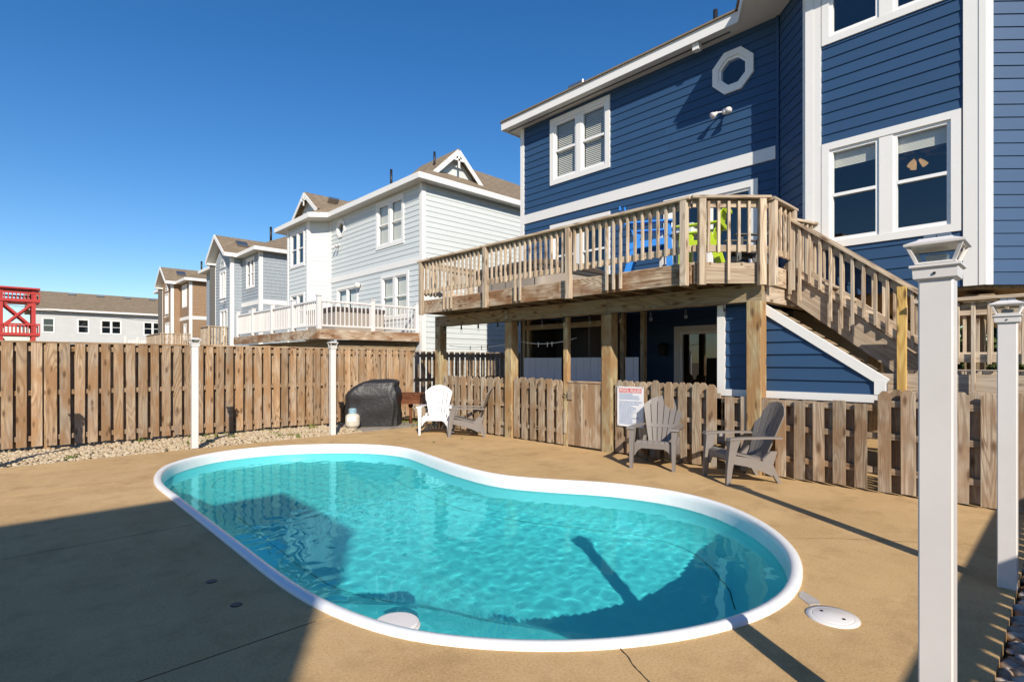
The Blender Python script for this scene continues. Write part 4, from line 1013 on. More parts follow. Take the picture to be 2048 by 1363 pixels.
# ================================================================== resin adirondack chairs
def quadstrip(L0, L1, thick, axis=(0, 1, 0)): pass
def chair(name, label, mat, pos, yaw, group, s=1.0):
    """forward is local -Y; feet on z = 0"""
    t = thing(name, label, 'chair', pos, group)
    t.matrix_basis = Matrix.Translation(Vector(pos)) @ Matrix.Rotation(yaw, 4, 'Z') @ Matrix.Scale(s, 4)
    T = t.matrix_basis
    def part(nm, vs, fs, smooth=False):
        o = bpy.data.objects.new(nm, mesh(nm, vs, fs, mat, smooth)); C.objects.link(o); o.parent = t; return o
    def sweep(nm, prof, hw0, hw1, th):
        """sheet following the (y,z) path with half widths from hw0 to hw1 and thickness th"""
        vs, fs = [], []; n = len(prof)
        for i, (y, z) in enumerate(prof):
            a = prof[max(0, i - 1)]; b = prof[min(n - 1, i + 1)]; dy, dz = b[0] - a[0], b[1] - a[1]; l = math.hypot(dy, dz) or 1
            ny, nz = -dz / l * th, dy / l * th; k = i / (n - 1)
            l0 = hw0[0] + (hw1[0] - hw0[0]) * k; l1 = hw0[1] + (hw1[1] - hw0[1]) * k
            vs += [(l0, y, z), (l1, y, z), (l1, y + ny, z + nz), (l0, y + ny, z + nz)]
        for i in range(n - 1):
            for q in range(4): fs.append((4 * i + q, 4 * i + (q + 1) % 4, 4 * i + 4 + (q + 1) % 4, 4 * i + 4 + q))
        fs += [(0, 1, 2, 3), (4 * n - 4, 4 * n - 3, 4 * n - 2, 4 * n - 1)]
        return part(nm, vs, fs)
    # seat slats follow a dished curve from the front edge to the back
    seat = [(-0.33, 0.33), (-0.315, 0.365), (-0.28, 0.375), (-0.15, 0.345), (0.0, 0.305), (0.12, 0.28), (0.2, 0.285)]
    for k in range(6):
        a = -0.235 + k * 0.0795; sweep('seat_slat', seat, (a, a + 0.0725), (a * 0.8, (a + 0.0725) * 0.8), -0.018)
    # fan back: six slats with slots, bands across at the waist and the crown
    B0, B1 = Vector((0, 0.17, 0.28)), Vector((0, 0.44, 0.97)); bd = (B1 - B0); L = bd.length; bd.normalize(); bn = Vector((0, -bd.z, bd.y))
    def hw(u): return 0.17 + 0.115 * min(1.0, u / 0.55)
    def top(x): return L - 0.02 - 0.17 * (abs(x) / 0.29) ** 2.2
    for k in range(6):
        f0, f1 = -1 + k / 3, -1 + (k + 1) / 3
        vs, fs = [], []; rows = []
        for fr_ in (0, 0.12, 0.28, 0.45, 0.6, 0.74, 0.86, 0.9, 1.0):
            xs = []
            for f_, sgn in ((f0, 1), (f1, -1)):
                xt = f_ * 0.285; u = fr_ * top(xt); x = f_ * hw(u) + (sgn * 0.0055 if fr_ < 0.88 and abs(f_) < 0.99 else 0); xs.append((x, u))
            rows.append(xs)
        for xs in rows:
            for dn in (0.0, 0.016):
                for x, u in xs:
                    cv = 0.03 * (1 - (x / 0.29) ** 2)
                    p = B0 + bd * u - bn * (0) + Vector((x, 0, 0)) + bn * (-dn - cv * 0 + 0.05 * (x / 0.29) ** 2); vs.append(p)
        n = len(rows)
        for i in range(n - 1):
            b = 4 * i
            for (p, q) in ((0, 1), (1, 3), (3, 2), (2, 0)): fs.append((b + p, b + q, b + 4 + q, b + 4 + p))
        fs += [(0, 1, 3, 2), (4 * n - 4, 4 * n - 3, 4 * n - 1, 4 * n - 2)]
        part('back_slat', vs, fs)
    for (u0, u1, nm) in ((0.235, 0.285, 'back_band'), (0.0, 0.035, 'back_band')):
        vs, fs = [], []; m_ = 10
        for i in range(m_ + 1):
            for u in (u0, u1):
                x = (-1 + 2 * i / m_) * hw(u)
                for dn in (-0.004, -0.024): vs.append(B0 + bd * u + Vector((x, 0, 0)) + bn * (dn * -1 * -1 + 0.008 + 0.05 * (x / 0.29) ** 2))
        for i in range(m_):
            b = 4 * i
            for (p, q) in ((0, 1), (1, 3), (3, 2), (2, 0)): fs.append((b + p, b + q, b + 4 + q, b + 4 + p))
        fs += [(0, 1, 3, 2), (4 * m_, 4 * m_ + 1, 4 * m_ + 3, 4 * m_ + 2)]
        part(nm, vs, fs)
    for sx in (-1, 1):
        # arm
        ap = [(-0.385, 0.53), (-0.37, 0.555), (-0.2, 0.56), (0.05, 0.56), (0.22, 0.555), (0.30, 0.55)]
        lo, hi = (0.245, 0.355) if sx > 0 else (-0.355, -0.245); l2, h2 = (0.235, 0.30) if sx > 0 else (-0.30, -0.235)
        sweep('arm', ap, (lo, hi), (l2, h2), -0.022)
        # front leg: broad blade from arm to foot, turned to an L section
        fx = 0.27 * sx
        vs = []
        for (y0, y1, z, x0, x1) in ((-0.40, -0.35, 0.0, 0.262, 0.30), (-0.39, -0.325, 0.20, 0.258, 0.305), (-0.375, -0.28, 0.40, 0.252, 0.315), (-0.365, -0.235, 0.545, 0.25, 0.33)):
            a, b = (x0, x1) if sx > 0 else (-x1, -x0); vs += [(a, y0, z), (b, y0, z), (b, y1, z), (a, y1, z)]
        fs = [(0, 1, 2, 3), (12, 13, 14, 15)] + [(4 * i + q, 4 * i + (q + 1) % 4, 4 * i + 4 + (q + 1) % 4, 4 * i + 4 + q) for i in range(3) for q in range(4)]
        part('front_leg', vs, fs)
        # side rail and rear leg
        sr = [(-0.30, 0.34), (-0.1, 0.30), (0.08, 0.235), (0.17, 0.2)]
        vs = []
        for (y, z, hh) in ((-0.31, 0.345, 0.10), (-0.12, 0.315, 0.105), (0.06, 0.27, 0.12), (0.2, 0.255, 0.17)):
            a, b = (0.225, 0.262) if sx > 0 else (-0.262, -0.225); vs += [(a, y, z), (b, y, z), (b, y, z - hh), (a, y, z - hh)]
        part('side_rail', vs, [(0, 1, 2, 3), (12, 13, 14, 15)] + [(4 * i + q, 4 * i + (q + 1) % 4, 4 * i + 4 + (q + 1) % 4, 4 * i + 4 + q) for i in range(3) for q in range(4)])
        vs = []
        for (y0, y1, z) in ((0.275, 0.315, 0.0), (0.20, 0.262, 0.12), (0.10, 0.215, 0.22), (0.08, 0.235, 0.285), (0.185, 0.265, 0.38)):
            a, b = (0.215, 0.252) if sx > 0 else (-0.252, -0.215); vs += [(a, y0, z), (b, y0, z), (b, y1, z), (a, y1, z)]
        part('rear_leg', vs, [(0, 1, 2, 3), (16, 17, 18, 19)] + [(4 * i + q, 4 * i + (q + 1) % 4, 4 * i + 4 + (q + 1) % 4, 4 * i + 4 + q) for i in range(4) for q in range(4)])
    # front apron with an arched lower edge
    vs, fs = [], []; m_ = 10
    for i in range(m_ + 1):
        k = -1 + 2 * i / m_; x = 0.25 * k; zl = 0.275 - 0.11 * max(0.0, abs(k) - 0.72) / 0.28
        for y in (-0.335, -0.315): vs += [(x, y, 0.345), (x, y, zl)]
    for i in range(m_):
        b = 4 * i
        for (p, q) in ((0, 1), (1, 3), (3, 2), (2, 0)): fs.append((b + p, b + q, b + 4 + q, b + 4 + p))
    fs += [(0, 1, 3, 2), (4 * m_, 4 * m_ + 1, 4 * m_ + 3, 4 * m_ + 2)]
    part('front_apron', vs, fs)
    return t
def facing(dx, dy): return math.atan2(dx, -dy)     # yaw so that local -Y points along (dx,dy)
GA = 'resin adirondack chairs by the pool'
chair('adirondack_chair', 'white resin adirondack chair before the picket fence', 'resin_white', (6.42, 8.95, 0), facing(-0.69, -0.724), GA)
chair('adirondack_chair', 'grey adirondack chair turned sideways next to the white chair', 'resin_grey', (6.66, 8.17, 0), facing(-0.724, 0.69), GA)
chair('adirondack_chair', 'grey adirondack chair facing the pool below the pool rules sign', 'resin_grey', (6.66, 4.02, 0), facing(-0.95, -0.32), GA)
chair('adirondack_chair', 'grey adirondack chair turned left before the blue enclosure', 'resin_grey', (6.62, 2.80, 0), facing(-0.80, 0.60), GA)

# ================================================================== grill corner
PD = thing('grill_pad', 'low grey wooden platform under the covered grill', 'platform', (6.3, 10.8, -0.08))
for k in range(9): box('pad_board', 5.5, 7.0, 10.32 + k * 0.147, 10.46 + k * 0.147, -0.04, 0.0, 'wood_pad', PD, 0, 0.004)
box('pad_edge', 5.5, 7.0, 10.28, 10.318, -0.08, -0.005, 'wood_pad', PD, 0, 0.004)
GR = thing('covered_grill', 'gas grill hidden under a draped black cover', 'covered grill', (6.17, 10.98, 0.0))
vs, fs = [], []; NS = 110
key = [(0.0, 0.53, 0.29, 0), (0.3, 0.555, 0.31, -0.01), (0.62, 0.575, 0.325, -0.03), (0.70, 0.57, 0.32, -0.03), (0.76, 0.545, 0.31, -0.01), (0.88, 0.46, 0.29, 0.04), (0.97, 0.40, 0.25, 0.12), (1.03, 0.27, 0.17, 0.2), (1.05, 0.1, 0.06, 0.22)]
levels = []
for i in range(len(key) - 1):
    for q in range(4): k = q / 4; levels.append(tuple(key[i][m] + (key[i + 1][m] - key[i][m]) * k for m in range(4)))
levels.append(key[-1])
ang = math.radians(-40); ca, sa = math.cos(ang), math.sin(ang)
for (z, a, b, off) in levels:
    for i in range(NS):
        t = 2 * math.pi * i / NS; c_, s_ = math.cos(t), math.sin(t); e = 0.32
        x = a * math.copysign(abs(c_) ** e, c_) + off; y = b * math.copysign(abs(s_) ** e, s_)
        fold = 0.085 * (1 - abs(math.sin(t * 5 + 2.2 * noise.noise(Vector((x * 2, y * 2, z * 1.5)))))) * (1.05 - z) + 0.07 * noise.noise(Vector((x * 3, y * 3, z * 3.2))) + 0.05 * (0.5 - abs(noise.noise(Vector((x * 6, y * 6, z * 3)))))
        k = 1 + fold; xx, yy = x * k, y * k
        zz = z + (0.02 * noise.noise(Vector((x * 4, y * 4, 7))) if z > 0 else 0)
        vs.append((xx * ca - yy * sa, xx * sa + yy * ca, zz))
for j in range(len(levels) - 1):
    for i in range(NS): fs.append((j * NS + i, j * NS + (i + 1) % NS, (j + 1) * NS + (i + 1) % NS, (j + 1) * NS + i))
fs.append(tuple((len(levels) - 1) * NS + i for i in range(NS)))
link('cover', mesh('cover', vs, fs, 'cover_cloth', True), GR, Matrix.Translation(Vector((6.17, 10.98, 0.003))))
for dx in (-0.38, 0.38):
    for dy in (-0.2, 0.2):
        q = Vector((6.17 + dx * ca - dy * sa, 10.98 + dx * sa + dy * ca, 0)); tube('caster', [q + Vector((-.02, 0, 0.03)), q + Vector((.02, 0, 0.03))], 0.03, 'rubber_black', GR, 10)
TK = thing('propane_tank', 'dirty cream propane tank with blue valve collar beside the covered grill', 'propane tank', (5.52, 10.78, 0))
lathe('body', [(0.0, 0.02), (0.11, 0.022), (0.145, 0.06), (0.152, 0.10), (0.152, 0.235), (0.14, 0.28), (0.1, 0.315), (0.05, 0.33), (0.0, 0.332)], 28, 'tank_paint', TK, (5.52, 10.78, 0))
lathe('foot_ring', [(0.095, 0.0), (0.105, 0.0), (0.105, 0.03), (0.095, 0.03)], 28, 'tank_paint', TK, (5.52, 10.78, 0))
lathe('weld_seam', [(0.152, 0.165), (0.154, 0.167), (0.154, 0.173), (0.152, 0.175)], 28, 'tank_paint', TK, (5.52, 10.78, 0))
vs, fs = [], []
for i in range(19):
    a = math.radians(20 + i * 16.5)
    for z in (0.31, 0.43): vs.append((0.085 * math.cos(a), 0.085 * math.sin(a), z))
for i in range(18): fs.append((2 * i, 2 * i + 2, 2 * i + 3, 2 * i + 1))
plain('collar_blue', (0.25, 0.42, 0.52), 0.5, dirt=0.5, dscale=30)
link('collar', mesh('collar', vs, fs, 'collar_blue', True), TK, Matrix.Translation(Vector((5.52, 10.78, 0))))
tube('valve', [(5.52, 10.78, 0.33), (5.52, 10.78, 0.40)], 0.02, 'metal_grey', TK, 8)
vs, fs = [], []
for i in range(9):
    a = math.radians(195 + i * 9)
    for z in (0.17, 0.255): vs.append((0.1535 * math.cos(a), 0.1535 * math.sin(a), z))
for i in range(8): fs.append((2 * i, 2 * i + 2, 2 * i + 3, 2 * i + 1))
link('paper_label', mesh('paper_label', vs, fs, 'sign_white', True), TK, Matrix.Translation(Vector((5.52, 10.78, 0))))
PG = thing('charcoal_grill', 'rusty charcoal grill on a single post beside the covered grill', 'charcoal grill', (6.97, 10.75, 0))
gx, gy = 6.97, 10.75
tube('post', [(gx, gy, -0.1), (gx, gy, 0.44)], 0.035, 'rust', PG, 12)
tube('sleeve', [(gx, gy, 0.38), (gx, gy, 0.47)], 0.055, 'rust', PG, 12)
RG = Matrix.Translation(Vector((gx, gy, 0))) @ Matrix.Rotation(math.radians(-43.6), 4, 'Z')
def rbox(nm, bl, mat): 
    o = boxes_mesh(nm, bl, mat, None); o.parent = PG; o.matrix_basis = wmat(PG).inverted() @ RG; return o
rbox('fire_box', [(-0.24, 0.24, -0.19, -0.184, 0.47, 0.56), (-0.24, 0.24, 0.184, 0.19, 0.47, 0.70), (-0.24, -0.234, -0.184, 0.184, 0.47, 0.68), (0.234, 0.24, -0.184, 0.184, 0.47, 0.68), (-0.24, 0.24, -0.19, 0.19, 0.463, 0.47)], 'rust')
rbox('front_mesh', [(-0.24 + k * 0.03, -0.232 + k * 0.03, -0.192, -0.187, 0.56, 0.68) for k in range(17)] + [(-0.24, 0.24, -0.193, -0.188, 0.58 + k * 0.03, 0.587 + k * 0.03) for k in range(4)], 'rust')
rbox('grate', [(-0.27 + k * 0.033, -0.262 + k * 0.033, -0.2, 0.2, 0.70, 0.708) for k in range(17)] + [(-0.28, 0.28, -0.205, -0.195, 0.692, 0.712), (-0.28, 0.28, 0.195, 0.205, 0.692, 0.712), (-0.36, -0.26, -0.1, -0.088, 0.695, 0.707), (0.26, 0.36, 0.088, 0.1, 0.695, 0.707)], 'rust')

# weeds
def weeds(name, label, spots, h, mat='weed_green', n=26, spread=0.12):
    vs, fs = [], []
    for (x, y, z) in spots:
        for _ in range(n):
            a = random.uniform(0, 6.28); r = random.uniform(0, spread); b = Vector((x + r * math.cos(a), y + r * math.sin(a), z)); l = h * random.uniform(0.4, 1.1)
            t = b + Vector((random.uniform(-.5, .5) * l, random.uniform(-.5, .5) * l, l)); w_ = Vector((math.cos(a + 1.5), math.sin(a + 1.5), 0)) * 0.009
            k = len(vs); vs += [b - w_, b + w_, b.lerp(t, .6) + w_ * 1.2, t, b.lerp(t, .6) - w_ * 1.2]; fs.append((k, k + 1, k + 2, k + 3, k + 4))
    o = link(name, mesh(name, vs, fs, mat)); tag(o, label, None, None, 'stuff'); return o
weeds('weeds', 'low green and yellow weeds along the fence foot and gravel', [(random.uniform(-0.4, 5.2), random.uniform(10.3, 12.1), -0.03) for _ in range(14)] + [(random.uniform(6.6, 8.4), random.uniform(10.2, 11.9), -0.05) for _ in range(60)] + [(2.6 + random.uniform(0, 2.5), 12.02, -0.08) for _ in range(14)], 0.085)
weeds('joint_weeds', 'tiny green tufts growing in the concrete joint near the chairs', [(5.6, 7.9, 0), (6.25, 7.9, 0)], 0.03, n=10, spread=0.03)

# ================================================================== string lights and clothesline
SL = thing('string_lights', 'string of clear bulbs on black cable under the deck beam', 'string lights', (7.0, 6.3, 2.2))
ysb = [9.46, 8.88, 8.33, 7.74, 7.18, 6.56, 6.05, 5.49, 4.9, 4.35, 3.79, 3.23]
pts = []
for i, y in enumerate(ysb):
    pts.append((7.0, y, 2.205))
    if i < len(ysb) - 1: pts.append((7.0, (y + ysb[i + 1]) / 2, 2.198))
tube('cable', pts, 0.006, 'rubber_black', SL, 5)
for y in ysb:
    tube('socket', [(7.0, y, 2.215), (7.0, y, 2.17), (7.0, y, 2.115)], [0.012, 0.017, 0.018], 'rubber_black', SL, 8)
    lathe('bulb', [(0.0, -0.075), (0.014, -0.07), (0.026, -0.05), (0.027, -0.035), (0.018, -0.012), (0.013, 0.0), (0.0, 0.001)], 12, 'glass_clear', SL, (7.0, y, 2.115))
CL = thing('clothesline', 'white clothesline with pegs strung between the deck posts', 'clothesline', (7.3, 7.5, 1.8))
def sag(a, b, s, n=12): 
    a, b = Vector(a), Vector(b); return [a.lerp(b, i / n) - Z * s * 4 * (i / n) * (1 - i / n) for i in range(n + 1)]
for a, b in (((7.3, 9.7, 1.80), (7.3, 7.46, 1.83)), ((7.3, 7.40, 1.83), (7.3, 6.02, 1.86))):
    P_ = sag(a, b, 0.07); tube('line', P_, 0.006, 'cable_white', CL, 5)
    for k in (4, 6, 7): stick('peg', P_[k] - Z * 0.06, P_[k] + Z * 0.03, 0.012, 0.01, X, 'cable_white' if b[1] < 7 else 'rubber_black', CL, 0.0)

# ================================================================== furniture on the deck
def tall_chair(name, label, mat, pos, yaw, s=1.0):
    """slatted plastic-lumber balcony chair; forward is local -Y"""
    t = thing(name, label, 'chair', pos, 'balcony chairs on the raised deck'); t.matrix_basis = Matrix.Translation(Vector(pos)) @ Matrix.Rotation(yaw, 4, 'Z') @ Matrix.Scale(s, 4)
    T = t.matrix_basis
    def st(nm, a, b, w_, th, wd): 
        o = stick(nm, a, b, w_, th, wd, mat, None, 0.004); mw = o.matrix_basis.copy(); o.parent = t; o.matrix_basis = mw; return o
    for x in (-0.28, 0.28):
        st('leg', (x, -0.3, 0), (x, -0.27, 0.9), 0.1, 0.04, Y); st('leg', (x * 0.9, 0.42, 0), (x * 0.9, 0.2, 0.75), 0.1, 0.04, Y)
        st('arm', (x * 1.1, -0.38, 0.92), (x * 1.1, 0.38, 0.92), 0.14, 0.03, X); st('side_rail', (x * .95, -0.3, 0.62), (x * .95, 0.36, 0.55), 0.11, 0.03, Z)
        st('brace', (x * 1.08, -0.25, 0.7), (x * 1.12, -0.25, 0.9), 0.09, 0.03, Y)
    for z in (0.22, 0.42): st('foot_rail', (-0.3, -0.3, z), (0.3, -0.3, z), 0.1, 0.03, Z)
    for k in range(6): st('seat_slat', (-0.27, -0.28 + k * 0.095, 0.66 - k * 0.012), (0.27, -0.28 + k * 0.095, 0.66 - k * 0.012), 0.085, 0.025, Y)
    for k in range(5):
        x = (k - 2) * 0.105; h_ = 1.34 - 0.055 * (k - 2) ** 2 * 0.6
        pts = [(-0.048, 0), (0.048, 0), (0.052, h_ - 0.66), (0.03, h_ - 0.615), (-0.03, h_ - 0.615), (-0.052, h_ - 0.66)]
        o = poly_prism('back_slat', pts, Vector((x, 0.24, 0.58)), X, Vector((0, 0.3, 0.954)), Vector((0, -0.954, 0.3)), 0.024, mat); mw = o.matrix_basis.copy(); o.parent = t; o.matrix_basis = mw
    st('back_rail', (-0.33, 0.40, 0.93), (0.33, 0.40, 0.93), 0.09, 0.03, Z); st('back_rail', (-0.24, 0.5, 1.2), (0.24, 0.5, 1.2), 0.07, 0.025, Z)
    return t
tall_chair('balcony_chair', 'bright blue tall slatted chair on the raised deck', 'resin_blue', (7.45, 4.62, 2.71), facing(0.5, -0.87), 0.94)
tall_chair('balcony_chair', 'lime green tall slatted chair on the raised deck', 'resin_lime', (7.62, 3.88, 2.71), facing(-0.25, 0.97), 0.80)
tall_chair('balcony_chair', 'dark slatted chair on the raised deck near the stairs', 'resin_dark', (8.35, 3.5, 2.71), facing(-0.7, 0.7), 0.70)
TB = thing('balcony_table', 'white tall square table between the blue and lime chairs', 'table', (8.0, 4.40, 2.71))
for k in range(6): box('top_slat', 7.78 + k * 0.112, 7.886 + k * 0.112, 4.1, 4.73, 3.58, 3.605, 'resin_white', TB, 1, 0.003)
for x in (7.84, 8.38):
    for y in (4.16, 4.66): box('leg', x - .035, x + .035, y - .035, y + .035, 2.71, 3.579, 'resin_white', TB, 2, 0.004)
for z in (2.95, 3.5): boxes_mesh('apron', [(7.875, 8.345, 4.145, 4.17, z, z + .075), (7.875, 8.345, 4.65, 4.675, z, z + .075), (7.825, 7.85, 4.195, 4.625, z, z + .075), (8.37, 8.395, 4.195, 4.625, z, z + .075)], 'resin_white', TB, (8, 4.2, 3))
HT = thing('hot_tub', 'taupe hot tub with dark folded cover behind the deck railing', 'hot tub', (8.2, 7.6, 2.71))
NS = 48
def sq(a, b, z, e=0.22): return [(8.15 + a * math.copysign(abs(math.cos(t)) ** e, math.cos(t)), 7.72 + b * math.copysign(abs(math.sin(t)) ** e, math.sin(t)), z) for t in [2 * math.pi * i / NS for i in range(NS)]]
def shell(nm, rg, mat):
    vs = [v for r in rg for v in r]; fs = [(j * NS + i, j * NS + (i + 1) % NS, (j + 1) * NS + (i + 1) % NS, (j + 1) * NS + i) for j in range(len(rg) - 1) for i in range(NS)]
    fs += [tuple(range(NS)), tuple((len(rg) - 1) * NS + i for i in range(NS))]
    return link(nm, mesh(nm, vs, fs, mat), HT)
shell('cabinet', [sq(0.98, 0.98, 2.715), sq(0.98, 0.98, 3.16)], 'tub_taupe'); shell('rim', [sq(1.01, 1.01, 3.16), sq(1.02, 1.02, 3.22), sq(1.0, 1.0, 3.235)], 'resin_dark')
shell('cover', [sq(1.03, 1.03, 3.236), sq(1.04, 1.04, 3.30), sq(0.9, 0.95, 3.37)], 'tub_cover')
for y in (6.9, 7.3, 7.7, 8.1, 8.5): box('cabinet_groove', 7.163, 7.169, y - .006, y + .006, 2.73, 3.15, 'room_dark', HT, 2)

# ================================================================== trees and shrubs beyond
def foliage(name, mat, parent, c, rx, rz, n, leaf, dens_seed):
    rr = random.Random(dens_seed); vs, fs = [], []
    clumps = [(Vector((rr.gauss(0, .5), rr.gauss(0, .5), rr.uniform(-.8, .9))), rr.uniform(0.25, 0.45)) for _ in range(16)]
    for _ in range(n):
        q, cr = rr.choice(clumps); d_ = Vector((rr.gauss(0, 1), rr.gauss(0, 1), rr.gauss(0, 1))).normalized() * (rr.random() ** 0.45) * cr
        p = q + d_; p = Vector((p.x * rx, p.y * rx, p.z * rz)) + Vector(c)
        a = Vector((rr.gauss(0, 1), rr.gauss(0, 1), rr.gauss(0, .6))).normalized() * leaf; b = a.cross(Vector((rr.gauss(0, 1), rr.gauss(0, 1), rr.gauss(0, 1)))).normalized() * leaf * 0.6
        k = len(vs); vs += [p - a, p + b, p + a, p - b]; fs.append((k, k + 1, k + 2, k + 3))
    return link(name, mesh(name, vs, fs, mat), parent)
def shrub(x, y, h, r, label, seed, name='shrub', cat='shrub', n=2600):
    t = thing(name, label, cat, (x, y, -0.12), 'trees and shrubs beyond the houses')
    tube('trunk', [(x, y, -0.15), (x + .1, y, h * 0.3), (x, y + .15, h * 0.7)], [0.12, 0.09, 0.04], 'bark', t, 8)
    foliage('crown', 'leaf_green', t, (x, y, h * 0.58), r, h * 0.48, n, 0.13, seed)
for i, (x, y, h, r, l) in enumerate(((31, 3.6, 5.0, 2.6, 'green bushy tree seen below the bay window, left of two'), (30, 1.9, 4.2, 2.4, 'green bushy tree seen through the landing railing at right'), (34, -1.0, 5.2, 3.0, 'green tree at the far right behind the landing railing'), (28, 2.7, 2.2, 1.7, 'low dark shrub below the trees behind the landing'), (26, 1.2, 1.7, 1.5, 'low olive shrub behind the landing railing'))): shrub(x, y, h, r, l, i + 5)

# ================================================================== neighbouring houses
def hip_roof(parent, ev, ridge, faces, z, mat='shingle', name='roof'):
    return link(name, mesh(name, [(x, y, z) for x, y in ev] + ridge, faces, mat), parent)
def eaves(parent, ev, z, h=0.18, c=(13, 20)):
    n = len(ev)
    link('soffit', mesh('soffit', [(x, y, z) for x, y in ev] + [(x, y, z + 0.03) for x, y in ev], [tuple(range(n)), tuple(range(n, 2 * n))] + [(i, (i + 1) % n, n + (i + 1) % n, n + i) for i in range(n)], 'trim_soffit'), parent)
    for i in range(n):
        a, b = Vector((*ev[i], 0)), Vector((*ev[(i + 1) % n], 0)); d_ = (b - a).normalized(); nn = Vector((d_.y, -d_.x, 0))
        if (a.lerp(b, .5) - Vector((*c, 0))).dot(nn) < 0: nn = -nn
        stick('fascia', a + nn * 0.012 + Z * (z + 0.08) - d_ * .01, b + nn * 0.012 + Z * (z + 0.08) + d_ * .01, h, 0.022, Z, 'trim_white', parent, 0.0)
def gable_ornament(parent, xq, yc, zt, axis, half, rise, mat='trim_white'):
    pass

# ---- pale house next door
P2 = thing('beach_house', 'pale blue white beach house with white deck rail next to the blue house', 'house', (9.5, 17, 0))
F2 = Face((9.5, 14.0), (0, 1), (-1, 0)); F2R = Face((9.5, 14.0), (1, 0), (0, -1))
hh = []
w_, q = window(F2, P2, 1.02, 2.79, 5.29, 6.91, 2, 0.12, 0.14, 'shade'); hh.append(q)
w_, q = window(F2, P2, 0.74, 2.47, 2.83, 4.37, 2, 0.11, 0.14, 'shade'); hh.append(q)
w_, q = window(F2, P2, 4.12, 5.82, 2.4, 4.29, 2, 0.11, 0.07, 'curtain', rail=False); hh.append(q)
octagon(F2, P2, 5.47, 6.54, 0.37, 0.26); hh.append((5.23, 5.71, 6.3, 6.78))
backing(F2, 0, 6.4, -0.1, 7.02, hh, 'siding_pale', P2)
siding(F2, 0.11, 6.32, 2.35, 4.53, 0.165, 'siding_pale', P2, hh); siding(F2, 0.11, 6.32, 4.72, 7.02, 0.165, 'siding_pale', P2, hh)
fbox(F2, 'band_trim', 0.11, 6.32, 4.53, 4.72, 0.002, 0.034, 'trim_white', P2)
backing(F2R, 0, 8.5, -0.1, 7.02, [], 'siding_pale', P2); siding(F2R, 0.11, 8.5, 0.2, 2.05, 0.165, 'siding_pale', P2); siding(F2R, 0.11, 8.5, 2.2, 7.02, 0.165, 'siding_pale', P2)
fbox(F2, 'corner_trim', 0, 0.11, 0, 7.0, 0.003, 0.036, 'trim_white', P2); fbox(F2R, 'corner_trim', -0.036, 0.11, 0, 7.0, 0.003, 0.036, 'trim_white', P2)
fbox(F2, 'corner_trim', 6.32, 6.42, 0, 7.0, 0.003, 0.036, 'trim_white', P2)
G1 = Face((9.5, 20.42), (-r2, r2), (-r2, -r2)); G2 = Face((8.87, 21.05), (0, 1), (-1, 0)); G3 = Face((8.87, 23.1), (r2, r2), (-r2, r2))
hg = []
w_, q = window(G2, P2, 0.3, 1.75, 5.3, 6.8, 2, 0.1, 0.12, None, 'glass_dark'); hg.append(q)
w_, q = window(G2, P2, 0.3, 1.75, 2.83, 4.25, 2, 0.1, 0.12, None, 'glass_dark'); hg.append(q)
backing(G1, 0, L1, -0.1, 7.02, [], 'siding_pale', P2); siding(G1, 0.05, L1 - 0.05, 2.3, 7.02, 0.165, 'siding_pale', P2)
backing(G2, 0, 2.05, -0.1, 7.02, hg, 'siding_pale', P2); siding(G2, 0.1, 1.95, 2.3, 7.02, 0.165, 'siding_pale', P2, hg)
backing(G3, 0, L1, -0.1, 7.02, [], 'siding_pale', P2)
for f, a, b in ((G1, L1 - 0.1, L1 + .01), (G2, -0.01, 0.1), (G2, 1.95, 2.06)): fbox(f, 'corner_trim', a, b, 0, 7.0, 0.003, 0.036, 'trim_white', P2)
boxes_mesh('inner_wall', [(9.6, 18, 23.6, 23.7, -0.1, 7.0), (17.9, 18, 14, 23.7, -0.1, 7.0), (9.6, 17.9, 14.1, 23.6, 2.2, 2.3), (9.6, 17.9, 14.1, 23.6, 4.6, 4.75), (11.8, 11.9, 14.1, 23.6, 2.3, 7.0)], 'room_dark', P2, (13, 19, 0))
ev2 = [(9.15, 13.65), (18.3, 13.65), (18.3, 24.05), (9.4, 24.05), (8.6, 23.9), (8.6, 20.3), (9.15, 19.85)]
eaves(P2, ev2, 7.0, c=(13, 18.5))
hip_roof(P2, ev2, [(13.1, 16.9, 9.25), (16.4, 16.9, 9.2), (13.1, 20.5, 9.25), (16.0, 20.5, 9.2)], [(0, 1, 8, 7), (1, 2, 10, 8), (2, 3, 9, 10), (3, 4, 9), (4, 5, 9), (5, 6, 9), (6, 0, 7, 9), (7, 8, 10, 9)], 7.17)
